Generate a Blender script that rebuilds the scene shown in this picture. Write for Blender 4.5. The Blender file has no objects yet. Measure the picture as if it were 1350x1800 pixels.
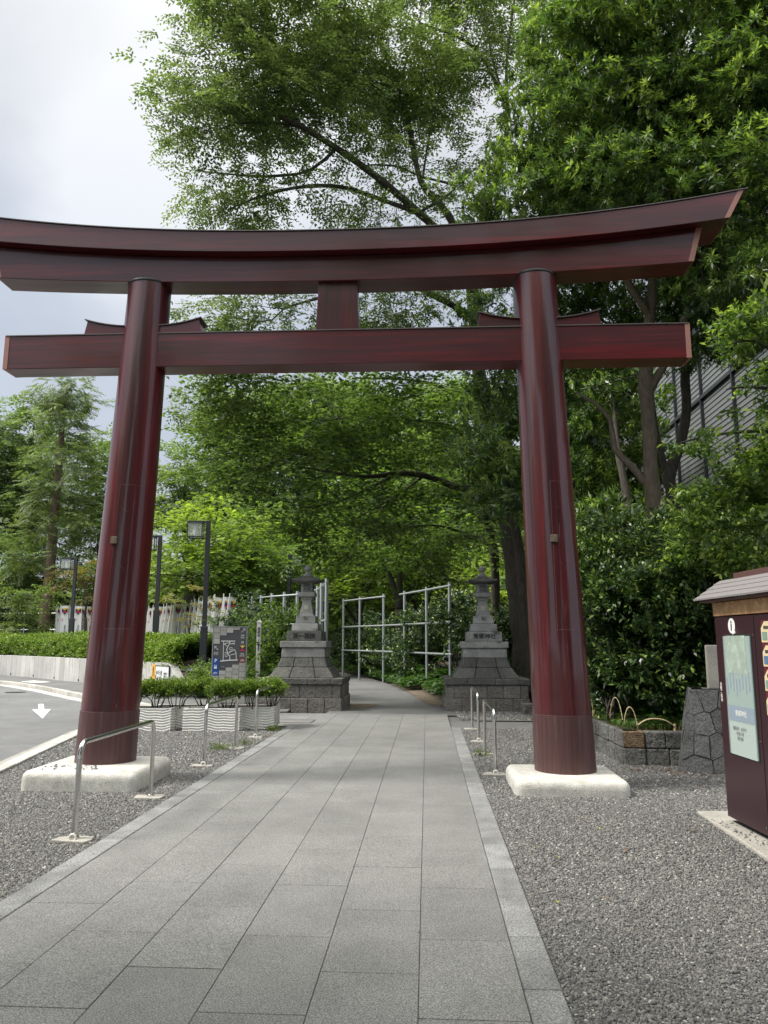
import bpy, bmesh, math, random
import numpy as np
from mathutils import Vector, Matrix
R_ = math.radians
sc = bpy.context.scene
COL = sc.collection
rng = np.random.default_rng(7)
random.seed(7)

# ---------------------------------------------------------------- camera
F_PX, W_PX, H_PX = 1352.0, 1350.0, 1800.0
PITCH = math.atan(226.4 / F_PX); ROLL = 0.003; CAM_H = 1.5
cam_d = bpy.data.cameras.new('camera'); cam = bpy.data.objects.new('camera', cam_d); COL.objects.link(cam)
cam_d.sensor_fit = 'VERTICAL'; cam_d.sensor_height = 36.0
cam_d.lens = F_PX / H_PX * 36.0
cam_d.clip_end = 2000; cam_d.clip_start = 0.05
cam.matrix_world = Matrix.Translation((0, 0, CAM_H)) @ Matrix.Rotation(R_(90) + PITCH, 4, 'X') @ Matrix.Rotation(ROLL, 4, 'Z')
sc.camera = cam

# ---------------------------------------------------------------- sky and sun
SUN_EL, SUN_AZ = R_(50), R_(-96)          # azimuth measured from +Y towards +X
world = bpy.data.worlds.new('World'); sc.world = world; world.use_nodes = True
nt = world.node_tree; nt.nodes.clear()
def N(t, k, **kw):
    n = t.nodes.new(k)
    for a, b in kw.items(): setattr(n, a, b)
    return n
out = N(nt, 'ShaderNodeOutputWorld'); bg = N(nt, 'ShaderNodeBackground')
sky = N(nt, 'ShaderNodeTexSky', sky_type='NISHITA', sun_disc=False, sun_elevation=SUN_EL, sun_rotation=SUN_AZ)
sky.air_density = 1.0; sky.dust_density = 2.0
skm = N(nt, 'ShaderNodeVectorMath', operation='SCALE'); skm.inputs['Scale'].default_value = 0.1
nt.links.new(sky.outputs[0], skm.inputs[0])
tc = N(nt, 'ShaderNodeTexCoord')
sep = N(nt, 'ShaderNodeSeparateXYZ'); nt.links.new(tc.outputs['Generated'], sep.inputs[0])
zz = N(nt, 'ShaderNodeMath', operation='MAXIMUM'); nt.links.new(sep.outputs[2], zz.inputs[0]); zz.inputs[1].default_value = 0.0
z2 = N(nt, 'ShaderNodeMath', operation='ADD'); nt.links.new(zz.outputs[0], z2.inputs[0]); z2.inputs[1].default_value = 0.25
dv = N(nt, 'ShaderNodeVectorMath', operation='DIVIDE'); nt.links.new(tc.outputs['Generated'], dv.inputs[0])
cb = N(nt, 'ShaderNodeCombineXYZ')
for i in range(3): nt.links.new(z2.outputs[0], cb.inputs[i])
nt.links.new(cb.outputs[0], dv.inputs[1])
nz = N(nt, 'ShaderNodeTexNoise'); nz.inputs['Scale'].default_value = 1.7; nz.inputs['Detail'].default_value = 6; nz.inputs['Roughness'].default_value = 0.52
nz.inputs['Distortion'].default_value = 0.25
nt.links.new(dv.outputs[0], nz.inputs['Vector'])
# a brighter break in the cloud, towards the upper left of the view
dt = N(nt, 'ShaderNodeVectorMath', operation='DOT_PRODUCT'); nt.links.new(tc.outputs['Generated'], dt.inputs[0])
bd = Vector((-0.235, 0.81, 0.525)).normalized(); dt.inputs[1].default_value = bd
mr = N(nt, 'ShaderNodeMapRange'); mr.inputs['From Min'].default_value = 0.975; mr.inputs['From Max'].default_value = 1.0
mr.inputs['To Min'].default_value = 0.0; mr.inputs['To Max'].default_value = 0.45
nt.links.new(dt.outputs['Value'], mr.inputs['Value'])
ad = N(nt, 'ShaderNodeMath', operation='ADD'); nt.links.new(nz.outputs['Fac'], ad.inputs[0]); nt.links.new(mr.outputs[0], ad.inputs[1])
rp = N(nt, 'ShaderNodeValToRGB'); nt.links.new(ad.outputs[0], rp.inputs[0])
rp.color_ramp.elements[0].position = 0.40; rp.color_ramp.elements[0].color = (0.385, 0.418, 0.482, 1)
rp.color_ramp.elements[1].position = 0.88; rp.color_ramp.elements[1].color = (0.62, 0.64, 0.68, 1)
e = rp.color_ramp.elements.new(0.62); e.color = (0.435, 0.47, 0.53, 1)
mx = N(nt, 'ShaderNodeMix', data_type='RGBA'); mx.inputs['Factor'].default_value = 0.88
nt.links.new(skm.outputs[0], mx.inputs['A']); nt.links.new(rp.outputs[0], mx.inputs['B'])
# an overcast sky: dim low down and ahead, much brighter overhead and behind the photographer
el_ = N(nt, 'ShaderNodeMapRange', interpolation_type='SMOOTHSTEP'); nt.links.new(sep.outputs[2], el_.inputs['Value'])
el_.inputs['From Min'].default_value = .62; el_.inputs['From Max'].default_value = .95; el_.inputs['To Min'].default_value = 1.0; el_.inputs['To Max'].default_value = 2.9
bk = N(nt, 'ShaderNodeMapRange', interpolation_type='SMOOTHSTEP'); nt.links.new(sep.outputs[1], bk.inputs['Value'])
bk.inputs['From Min'].default_value = -.1; bk.inputs['From Max'].default_value = -.7; bk.inputs['To Min'].default_value = 1.0; bk.inputs['To Max'].default_value = 1.7
ml = N(nt, 'ShaderNodeMath', operation='MULTIPLY'); nt.links.new(el_.outputs[0], ml.inputs[0]); nt.links.new(bk.outputs[0], ml.inputs[1])
wm = N(nt, 'ShaderNodeMapRange'); nt.links.new(sep.outputs[2], wm.inputs['Value']); wm.inputs['From Min'].default_value = .45; wm.inputs['From Max'].default_value = .9
wx = N(nt, 'ShaderNodeMix', data_type='RGBA'); nt.links.new(wm.outputs[0], wx.inputs['Factor']); nt.links.new(mx.outputs['Result'], wx.inputs['A']); wx.inputs['B'].default_value = (.80, .785, .745, 1)
nt.links.new(wx.outputs['Result'], bg.inputs['Color']); nt.links.new(ml.outputs[0], bg.inputs['Strength'])
nt.links.new(bg.outputs[0], out.inputs[0])
sd = bpy.data.lights.new('sun', 'SUN'); sd.energy = 3.0; sd.angle = R_(14); sd.color = (1.0, 0.95, 0.86)
so = bpy.data.objects.new('sun', sd); COL.objects.link(so)
sv = Vector((math.sin(SUN_AZ) * math.cos(SUN_EL), math.cos(SUN_AZ) * math.cos(SUN_EL), math.sin(SUN_EL)))
so.rotation_euler = sv.to_track_quat('Z', 'Y').to_euler(); so.location = sv * 60
sc.view_settings.view_transform = 'Standard'; sc.view_settings.look = 'None'
sc.view_settings.exposure = 0.58; sc.view_settings.gamma = 1.0
cy = sc.cycles
cy.max_bounces = 7; cy.diffuse_bounces = 4; cy.glossy_bounces = 3; cy.transmission_bounces = 5; cy.transparent_max_bounces = 4
cy.use_denoising = True; cy.caustics_reflective = False; cy.caustics_refractive = False

# ---------------------------------------------------------------- measuring helpers
def P(px, py, y):
    """world point seen at photo pixel (px,py) at distance y in front of the camera"""
    X, Y = px - 675, py - 900
    c, s = math.cos(ROLL), math.sin(ROLL); X, Y = X * c + Y * s, -X * s + Y * c
    c, s = math.cos(PITCH), math.sin(PITCH)
    d = np.array([X / F_PX, c + Y / F_PX * s, s - Y / F_PX * c])
    return np.array([0, 0, CAM_H]) + d * (y / d[1])
PA = R_(-3.19)                              # heading of the paved path
PR = np.array([math.cos(PA), math.sin(PA)]); PD = np.array([-math.sin(PA), math.cos(PA)])
def S(s, t, z=0): return (float(s * PR[0] + t * PD[0]), float(s * PR[1] + t * PD[1]), float(z))

# ---------------------------------------------------------------- object helpers
def tag(o, label=None, cat=None, group=None, kind=None):
    if label: o['label'] = label
    if cat: o['category'] = cat
    if group: o['group'] = group
    if kind: o['kind'] = kind
    return o
def thing(name, label, cat, loc=(0, 0, 0), rz=0, group=None):
    o = bpy.data.objects.new(name, None); COL.objects.link(o); o.empty_display_size = 0.1
    o.location = loc; o.rotation_euler = (0, 0, rz)
    return tag(o, label, cat, group)
def copy_tree(o, parent=None):
    c = o.copy(); COL.objects.link(c); c.parent = parent
    for ch in list(o.children): copy_tree(ch, c)
    return c
class MB:
    def __init__(s): s.v = []; s.f = []; s.fv = []
    def add(s, vs, fs, val=0.5):
        n = len(s.v); s.v += [tuple(map(float, p)) for p in vs]; s.f += [tuple(i + n for i in f) for f in fs]; s.fv += [val] * len(fs); return s
    def box(s, c, d, rz=0, taper=1.0, val=0.5, taper_y=None):
        ty = taper if taper_y is None else taper_y
        hx, hy, hz = d[0] / 2, d[1] / 2, d[2] / 2; cs, sn = math.cos(rz), math.sin(rz); vs = []
        for z, kx, ky in ((-hz, 1, 1), (hz, taper, ty)):
            for x, y in ((-hx, -hy), (hx, -hy), (hx, hy), (-hx, hy)):
                x1, y1 = x * kx, y * ky; vs.append((c[0] + x1 * cs - y1 * sn, c[1] + x1 * sn + y1 * cs, c[2] + z))
        return s.add(vs, [(3, 2, 1, 0), (4, 5, 6, 7), (0, 1, 5, 4), (1, 2, 6, 5), (2, 3, 7, 6), (3, 0, 4, 7)], val)
    def tube(s, pts, rad, n=8, cap=True, val=0.5):
        pts = [Vector(p) for p in pts]; rad = rad if hasattr(rad, '__len__') else [rad] * len(pts)
        up = Vector((0, 0, 1)); d0 = (pts[1] - pts[0]).normalized()
        a = d0.cross(up if abs(d0.z) < .95 else Vector((1, 0, 0))).normalized(); vs = []
        for i, p in enumerate(pts):
            d = (pts[min(i + 1, len(pts) - 1)] - pts[max(i - 1, 0)]).normalized()
            a = (a - d * a.dot(d)).normalized(); b = d.cross(a)
            for k in range(n):
                t = 2 * math.pi * k / n; vs.append(p + (a * math.cos(t) + b * math.sin(t)) * rad[i])
        fs = [(i * n + k, i * n + (k + 1) % n, (i + 1) * n + (k + 1) % n, (i + 1) * n + k) for i in range(len(pts) - 1) for k in range(n)]
        if cap: fs += [tuple(range(n))[::-1], tuple((len(pts) - 1) * n + k for k in range(n))]
        return s.add(vs, fs, val)
    def lathe(s, prof, n=32, c=(0, 0), rot=0, cap=True, val=0.5):
        vs = []
        for r, z in prof:
            for k in range(n):
                t = 2 * math.pi * k / n + rot; vs.append((c[0] + r * math.cos(t), c[1] + r * math.sin(t), z))
        fs = [(i * n + k, i * n + (k + 1) % n, (i + 1) * n + (k + 1) % n, (i + 1) * n + k) for i in range(len(prof) - 1) for k in range(n)]
        if cap: fs += [tuple(range(n))[::-1], tuple((len(prof) - 1) * n + k for k in range(n))]
        return s.add(vs, fs, val)
    def prism(s, poly, z0, z1, val=0.5):
        n = len(poly); vs = [(p[0], p[1], z0) for p in poly] + [(p[0], p[1], z1) for p in poly]
        return s.add(vs, [tuple(range(n))[::-1], tuple(range(n, 2 * n))] + [(i, (i + 1) % n, n + (i + 1) % n, n + i) for i in range(n)], val)
    def sheet(s, poly, z, val=0.5):
        return s.add([(p[0], p[1], z) for p in poly], [tuple(range(len(poly)))], val)
    def loft(s, secs, cap=True, val=0.5):
        n = len(secs[0]); vs = [p for q in secs for p in q]
        fs = [(i * n + k, i * n + (k + 1) % n, (i + 1) * n + (k + 1) % n, (i + 1) * n + k) for i in range(len(secs) - 1) for k in range(n)]
        if cap: fs += [tuple(range(n))[::-1], tuple((len(secs) - 1) * n + k for k in range(n))]
        return s.add(vs, fs, val)
    def sheetface(s, pts, val=0.5): return s.add(pts, [tuple(range(len(pts)))], val)
    def build(s, name, m, parent=None, smooth=False, bevel=0, seg=2, loc=None, autos=None):
        me = bpy.data.meshes.new(name); me.from_pydata(s.v, [], s.f)
        at = me.attributes.new('v', 'FLOAT', 'FACE'); at.data.foreach_set('value', s.fv)
        bm = bmesh.new(); bm.from_mesh(me); bmesh.ops.recalc_face_normals(bm, faces=bm.faces)
        if bevel:
            ed = [e for e in bm.edges if len(e.link_faces) == 2 and e.calc_face_angle(0) > .5]
            bmesh.ops.bevel(bm, geom=ed, offset=bevel, segments=seg, profile=.5, affect='EDGES', clamp_overlap=True)
        bm.to_mesh(me); bm.free()
        if smooth:
            me.shade_smooth()
            if hasattr(me, 'set_sharp_from_angle'): me.set_sharp_from_angle(angle=R_(autos or 40))
        me.materials.append(m); o = bpy.data.objects.new(name, me); COL.objects.link(o)
        if parent: o.parent = parent
        if loc is not None: o.location = loc
        return o
def part_at(o, parent):     # the mesh was built in world space; hang it under its thing
    o.parent = parent; o.matrix_parent_inverse = Matrix.LocRotScale(parent.location, parent.rotation_euler, None).inverted(); return o

# ---------------------------------------------------------------- materials
def mat(name, col=(.5, .5, .5), rough=.6, metal=0, spec=.5, coat=0, coat_r=.1):
    m = bpy.data.materials.new(name); m.use_nodes = True; t = m.node_tree; b = t.nodes['Principled BSDF']
    b.inputs['Base Color'].default_value = (*col, 1); b.inputs['Roughness'].default_value = rough; b.inputs['Metallic'].default_value = metal
    b.inputs['Specular IOR Level'].default_value = spec; b.inputs['Coat Weight'].default_value = coat; b.inputs['Coat Roughness'].default_value = coat_r
    return m
def noise(t, scale, detail=4, rough=.55, vec=None, dist=0, coord='Object', sc3=None):
    n = N(t, 'ShaderNodeTexNoise'); n.inputs['Scale'].default_value = scale; n.inputs['Detail'].default_value = detail
    n.inputs['Roughness'].default_value = rough; n.inputs['Distortion'].default_value = dist
    c = N(t, 'ShaderNodeTexCoord'); mp = N(t, 'ShaderNodeMapping'); t.links.new(c.outputs[coord], mp.inputs[0])
    if sc3: mp.inputs['Scale'].default_value = sc3
    t.links.new(mp.outputs[0], n.inputs['Vector']); return n
def ramp(t, src, stops):
    r = N(t, 'ShaderNodeValToRGB'); t.links.new(src, r.inputs[0]); el = r.color_ramp.elements
    el[0].position, el[0].color = stops[0][0], (*stops[0][1], 1); el[1].position, el[1].color = stops[-1][0], (*stops[-1][1], 1)
    for p, c in stops[1:-1]:
        x = el.new(p); x.color = (*c, 1)
    return r
def mixc(t, a, b, fac, mode='MIX'):
    m = N(t, 'ShaderNodeMix', data_type='RGBA', blend_type=mode); t.links.new(a, m.inputs['A']); t.links.new(b, m.inputs['B'])
    if isinstance(fac, (int, float)): m.inputs['Factor'].default_value = fac
    else: t.links.new(fac, m.inputs['Factor'])
    return m.outputs['Result']
def bump(t, src, strength=.3, dist=.01, prev=None):
    b = N(t, 'ShaderNodeBump'); b.inputs['Strength'].default_value = strength; b.inputs['Distance'].default_value = dist
    t.links.new(src, b.inputs['Height'])
    if prev: t.links.new(prev, b.inputs['Normal'])
    return b.outputs[0]
def attr(t, name='v'):
    a = N(t, 'ShaderNodeAttribute'); a.attribute_name = name; return a.outputs['Fac']
def stone_mat(name, c0, c1, speck=160, big=1.6, rough=.75, bs=.35, bd=.004, var=.25, moss=None, grain=.35, tone=.18):
    m = mat(name, c0, rough); t = m.node_tree; b = t.nodes['Principled BSDF']
    a = noise(t, speck, 2, .7); r1 = ramp(t, a.outputs['Fac'], [(.32, tuple(x * (1 - grain) for x in c0)), (.5, c0), (.68, tuple(min(1, x * (1 + grain)) for x in c1))])
    bg_ = noise(t, big, 5, .6); r2 = ramp(t, bg_.outputs['Fac'], [(.3, (1 - var,) * 3), (.7, (1 + var * .4,) * 3)])
    c = mixc(t, r1.outputs[0], r2.outputs[0], 1.0, 'MULTIPLY')
    f = attr(t); r3 = ramp(t, f, [(0, (1 - tone,) * 3), (1, (1 + tone * .8,) * 3)]); c = mixc(t, c, r3.outputs[0], 1.0, 'MULTIPLY')
    if moss:
        mn = noise(t, moss[1], 6, .65, sc3=moss[3] if len(moss) > 3 else None); mr_ = ramp(t, mn.outputs['Fac'], [(moss[2], (0, 0, 0)), (moss[2] + .12, (1, 1, 1))])
        mc = N(t, 'ShaderNodeRGB'); mc.outputs[0].default_value = (*moss[0], 1)
        c = mixc(t, c, mc.outputs[0], mr_.outputs[0])
    t.links.new(c, b.inputs['Base Color'])
    bn = noise(t, speck * .5, 4, .7); nb = bump(t, bn.outputs['Fac'], bs, bd)
    bn2 = noise(t, 9, 5, .6); nb = bump(t, bn2.outputs['Fac'], bs * .8, bd * 4, nb); t.links.new(nb, b.inputs['Normal'])
    return m
M = {}
def soft_patches(m, scale, lo, hi):
    t = m.node_tree; b = t.nodes['Principled BSDF']; l = b.inputs['Base Color'].links[0].from_socket
    n = noise(t, scale, 4, .6); r = ramp(t, n.outputs['Fac'], [(.35, (lo,) * 3), (.65, (hi,) * 3)])
    t.links.new(mixc(t, l, r.outputs[0], 1.0, 'MULTIPLY'), b.inputs['Base Color']); return m
M['slab'] = soft_patches(stone_mat('granite slab', (.215, .216, .212), (.255, .254, .246), 150, .45, .62, .30, .002, .20, grain=.66, tone=.07), 2.2, .87, 1.05)
M['kerbstone'] = stone_mat('kerb granite', (.235, .24, .242), (.295, .297, .295), 110, 3.5, .7, .6, .004, .35, grain=.55, tone=.12)
M['joint'] = mat('joint sand', (.095, .092, .085), .95)
M['asphalt'] = soft_patches(stone_mat('asphalt', (.15, .153, .158), (.19, .19, .195), 220, .35, .85, .35, .003, .25, grain=.4), 2.5, .88, 1.06)
M['asphalt_dark'] = stone_mat('old asphalt', (.135, .137, .135), (.17, .17, .165), 180, .8, .85, .35, .003, .3, grain=.35)
M['white_paint'] = mat('road paint', (.78, .78, .76), .7)
M['gravel_base'] = stone_mat('gravel bed', (.11, .108, .103), (.22, .215, .2), 75, 1.2, .9, .9, .012, .3, grain=.9)
M['earth'] = stone_mat('earth', (.07, .055, .038), (.12, .09, .06), 30, 1, .95, .6, .02, .3, grain=.6)
M['white_granite'] = soft_patches(stone_mat('white granite', (.60, .585, .54), (.70, .685, .64), 190, 2.2, .75, .5, .004, .2, grain=.45, moss=((.40, .37, .30), 3.5, .60, (1, 1, 3))), 9, .86, 1.03)
M['concrete'] = stone_mat('concrete', (.46, .455, .43), (.52, .51, .48), 60, 1.2, .85, .25, .003, .2, grain=.12, moss=((.33, .32, .29), 1.1, .56, (6, 6, .5)))
M['pad'] = stone_mat('mortar pad', (.40, .385, .35), (.48, .46, .42), 90, 3, .9, .4, .003, .25, grain=.2)
M['lantern'] = stone_mat('lantern stone', (.30, .30, .285), (.36, .36, .34), 90, 3.0, .85, .4, .004, .35, grain=.25, moss=((.075, .075, .066), 3.2, .55))
M['lantern_dark'] = stone_mat('blackened stone', (.105, .105, .096), (.15, .15, .135), 60, 2.5, .9, .8, .012, .4, grain=.35, moss=((.27, .27, .25), 4.0, .66))
M['ashlar'] = stone_mat('ashlar', (.165, .155, .138), (.215, .2, .18), 50, 2.2, .9, .9, .016, .3, grain=.3, moss=((.07, .068, .06), 2.4, .60))
M['wallstone'] = stone_mat('bed wall stone', (.155, .155, .148), (.205, .205, .195), 45, 3.0, .9, 1.0, .03, .35, grain=.35, moss=((.09, .09, .075), 3.1, .6))
M['verge'] = stone_mat('verge earth', (.15, .115, .08), (.20, .16, .115), 45, 5.0, .9, .6, .02, .4, grain=.3)
M['rust_stone'] = stone_mat('rusty stone', (.22, .15, .085), (.27, .19, .12), 45, 5.0, .9, 1.0, .03, .5, grain=.3)
M['pier'] = stone_mat('pier stone', (.135, .137, .137), (.175, .177, .177), 60, 3.0, .85, .7, .015, .25, grain=.25)
M['steel'] = mat('stainless', (.62, .61, .58), .22, 1.0)
M['galv'] = mat('galvanised', (.50, .53, .55), .42, .7)
M['dark_metal'] = mat('dark grey paint', (.035, .037, .042), .45, .2)
M['cream'] = stone_mat('cream block', (.83, .815, .77), (.86, .85, .81), 60, 3, .8, .2, .002, .1, grain=.06)
M['bamboo'] = stone_mat('split bamboo', (.56, .44, .27), (.66, .54, .35), 30, 8, .5, .2, .002, .25, grain=.12)
M['glassy'] = mat('lamp glass', (.72, .76, .72), .25); M['glassy'].node_tree.nodes['Principled BSDF'].inputs['Alpha'].default_value = .2
M['copper'] = mat('copper cap', (.34, .165, .135), .6, .1); M['cap'] = mat('cap sheet', (.12, .105, .10), .45, .4)
M['sleeve'] = mat('sleeve', (.095, .042, .042), .42, .25)
def lacquer(name, sc3, dark=1.0, coat=.7):
    m = mat(name, (.1, .01, .01), .38, 0, .45, coat, .07); t = m.node_tree; b = t.nodes['Principled BSDF']
    a = noise(t, 1.0, 8, .62, sc3=sc3, dist=.6); c = noise(t, 1.0, 3, .5, sc3=tuple(x * .18 for x in sc3))
    r1 = ramp(t, a.outputs['Fac'], [(.25, (.024 * dark, .0030, .0055)), (.5, (.058 * dark, .0050, .0085)), (.78, (.12 * dark, .008, .012))])
    r2 = ramp(t, c.outputs['Fac'], [(.36, (.45, .5, .6)), (.62, (1.15, 1.05, 1.0))])
    t.links.new(mixc(t, r1.outputs[0], r2.outputs[0], 1.0, 'MULTIPLY'), b.inputs['Base Color'])
    rr = ramp(t, c.outputs['Fac'], [(.3, (.48,) * 3), (.7, (.34,) * 3)]); t.links.new(rr.outputs[0], b.inputs['Roughness'])
    g = noise(t, 1.0, 5, .6, sc3=tuple(x * 1.3 for x in sc3)); w = noise(t, 1.0, 2, .5, sc3=(3, 3, 1.2) if sc3[2] < 5 else (1.1, 3, 3))
    nb = bump(t, g.outputs['Fac'], .12, .004); nb = bump(t, w.outputs['Fac'], .12, .02, nb); t.links.new(nb, b.inputs['Normal']); t.links.new(nb, b.inputs['Coat Normal'])
    return m
M['lacq_v'] = lacquer('red lacquered pillar', (26, 26, 1.1), 1.25); M['lacq_h'] = lacquer('red lacquered beam', (.9, 14, 24), 1.4, .35)
M['under'] = lacquer('dark beam soffit', (.9, 14, 24), .4)
def stain_sleeve():
    t = M['sleeve'].node_tree; b = t.nodes['Principled BSDF']
    a = noise(t, 1, 4, .6, sc3=(30, 30, 1.5)); r = ramp(t, a.outputs['Fac'], [(.35, (.075, .036, .036)), (.6, (.105, .052, .050)), (.8, (.18, .11, .105))])
    t.links.new(r.outputs[0], b.inputs['Base Color'])
stain_sleeve()
def bark(name, c0, c1):
    m = mat(name, c0, .9); t = m.node_tree; b = t.nodes['Principled BSDF']
    a = noise(t, 1, 6, .65, sc3=(18, 18, 5)); r = ramp(t, a.outputs['Fac'], [(.3, c0), (.7, c1)]); t.links.new(r.outputs[0], b.inputs['Base Color'])
    t.links.new(bump(t, a.outputs['Fac'], .8, .03), b.inputs['Normal']); return m
M['bark'] = bark('dark bark', (.035, .030, .024), (.085, .074, .058)); M['bark_brown'] = bark('brown bark', (.075, .058, .040), (.16, .128, .09))
M['bark_red'] = bark('conifer bark', (.11, .075, .05), (.21, .155, .11))
def leafmat(name, stops, rough=.45, trans=.35, tcol=(1.5, 1.6, .7), spec=.45, patch=(.8, 1.15), ps=.5):
    m = bpy.data.materials.new(name); m.use_nodes = True; t = m.node_tree; b = t.nodes['Principled BSDF']; o = t.nodes['Material Output']
    r = ramp(t, attr(t), stops); n = noise(t, ps, 3, .6, coord='Object'); r2 = ramp(t, n.outputs['Fac'], [(.35, (patch[0],) * 3), (.65, (patch[1], patch[1], patch[1] * .9))])
    c = mixc(t, r.outputs[0], r2.outputs[0], 1.0, 'MULTIPLY'); t.links.new(c, b.inputs['Base Color'])
    b.inputs['Roughness'].default_value = rough; b.inputs['Specular IOR Level'].default_value = spec
    tr = N(t, 'ShaderNodeBsdfTranslucent'); tc_ = N(t, 'ShaderNodeRGB'); tc_.outputs[0].default_value = (*tcol, 1)
    t.links.new(mixc(t, c, tc_.outputs[0], 1.0, 'MULTIPLY'), tr.inputs['Color'])
    ms = N(t, 'ShaderNodeMixShader'); ms.inputs[0].default_value = trans; t.links.new(b.outputs[0], ms.inputs[1]); t.links.new(tr.outputs[0], ms.inputs[2]); t.links.new(ms.outputs[0], o.inputs[0])
    return m
L = {}
L['zelkova'] = leafmat('broad leaf', [(0, (.062, .092, .038)), (.5, (.105, .150, .058)), (1, (.195, .26, .095))], .5, .55, tcol=(1.35, 1.45, .8))
L['evergreen'] = leafmat('evergreen leaf', [(0, (.040, .076, .028)), (.5, (.094, .160, .048)), (.78, (.19, .28, .078)), (1, (.36, .46, .13))], .32, .4, spec=.6, patch=(.75, 1.25), ps=.8)
L['maple'] = leafmat('maple leaf', [(0, (.046, .082, .030)), (.5, (.084, .140, .045)), (1, (.17, .25, .075))], .45, .58)
L['camellia'] = leafmat('glossy shrub leaf', [(0, (.018, .042, .016)), (.5, (.040, .080, .026)), (.8, (.095, .16, .045)), (1, (.26, .36, .10))], .33, .18, spec=.5)
L['spray'] = leafmat('spray leaf coloured as lit', [(0, (.042, .085, .027)), (.45, (.09, .165, .045)), (.8, (.19, .29, .075)), (1, (.36, .46, .13))], .35, .35)  # bright leaf colours give these sprays their lit look
L['bright'] = leafmat('young leaf', [(0, (.14, .21, .05)), (.5, (.26, .36, .08)), (1, (.40, .50, .14))], .5, .45)
L['hedge'] = leafmat('hedge leaf', [(0, (.05, .10, .018)), (.5, (.11, .19, .03)), (.8, (.18, .28, .045)), (1, (.30, .38, .07))], .45, .3)
L['conifer'] = leafmat('conifer needle', [(0, (.09, .135, .07)), (.5, (.15, .205, .095)), (1, (.22, .28, .13))], .6, .3)  # needle greens paled and greyed to stand in for haze
L['far'] = leafmat('far leaf', [(0, (.09, .14, .065)), (.5, (.145, .215, .09)), (1, (.22, .30, .13))], .55, .4)  # haze over distant crowns is put into these paler leaf colours
L['olive'] = leafmat('reddish leaf', [(0, (.11, .12, .04)), (.5, (.16, .17, .05)), (1, (.24, .17, .07))], .55, .4)
L['ground'] = leafmat('ground cover leaf', [(0, (.03, .075, .022)), (.6, (.06, .13, .035)), (1, (.12, .21, .06))], .4, .25)
L['grass'] = leafmat('grass', [(0, (.07, .12, .03)), (.6, (.13, .2, .05)), (1, (.25, .27, .10))], .6, .35)
L['dead'] = leafmat('dead leaf', [(0, (.10, .045, .025)), (.6, (.22, .09, .045)), (1, (.36, .22, .10))], .7, .15, tcol=(1, 1, 1))
L['yellow'] = leafmat('yellow leaf', [(0, (.5, .48, .05)), (1, (.6, .55, .1))], .5, .2, tcol=(1, 1, .5))

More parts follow.
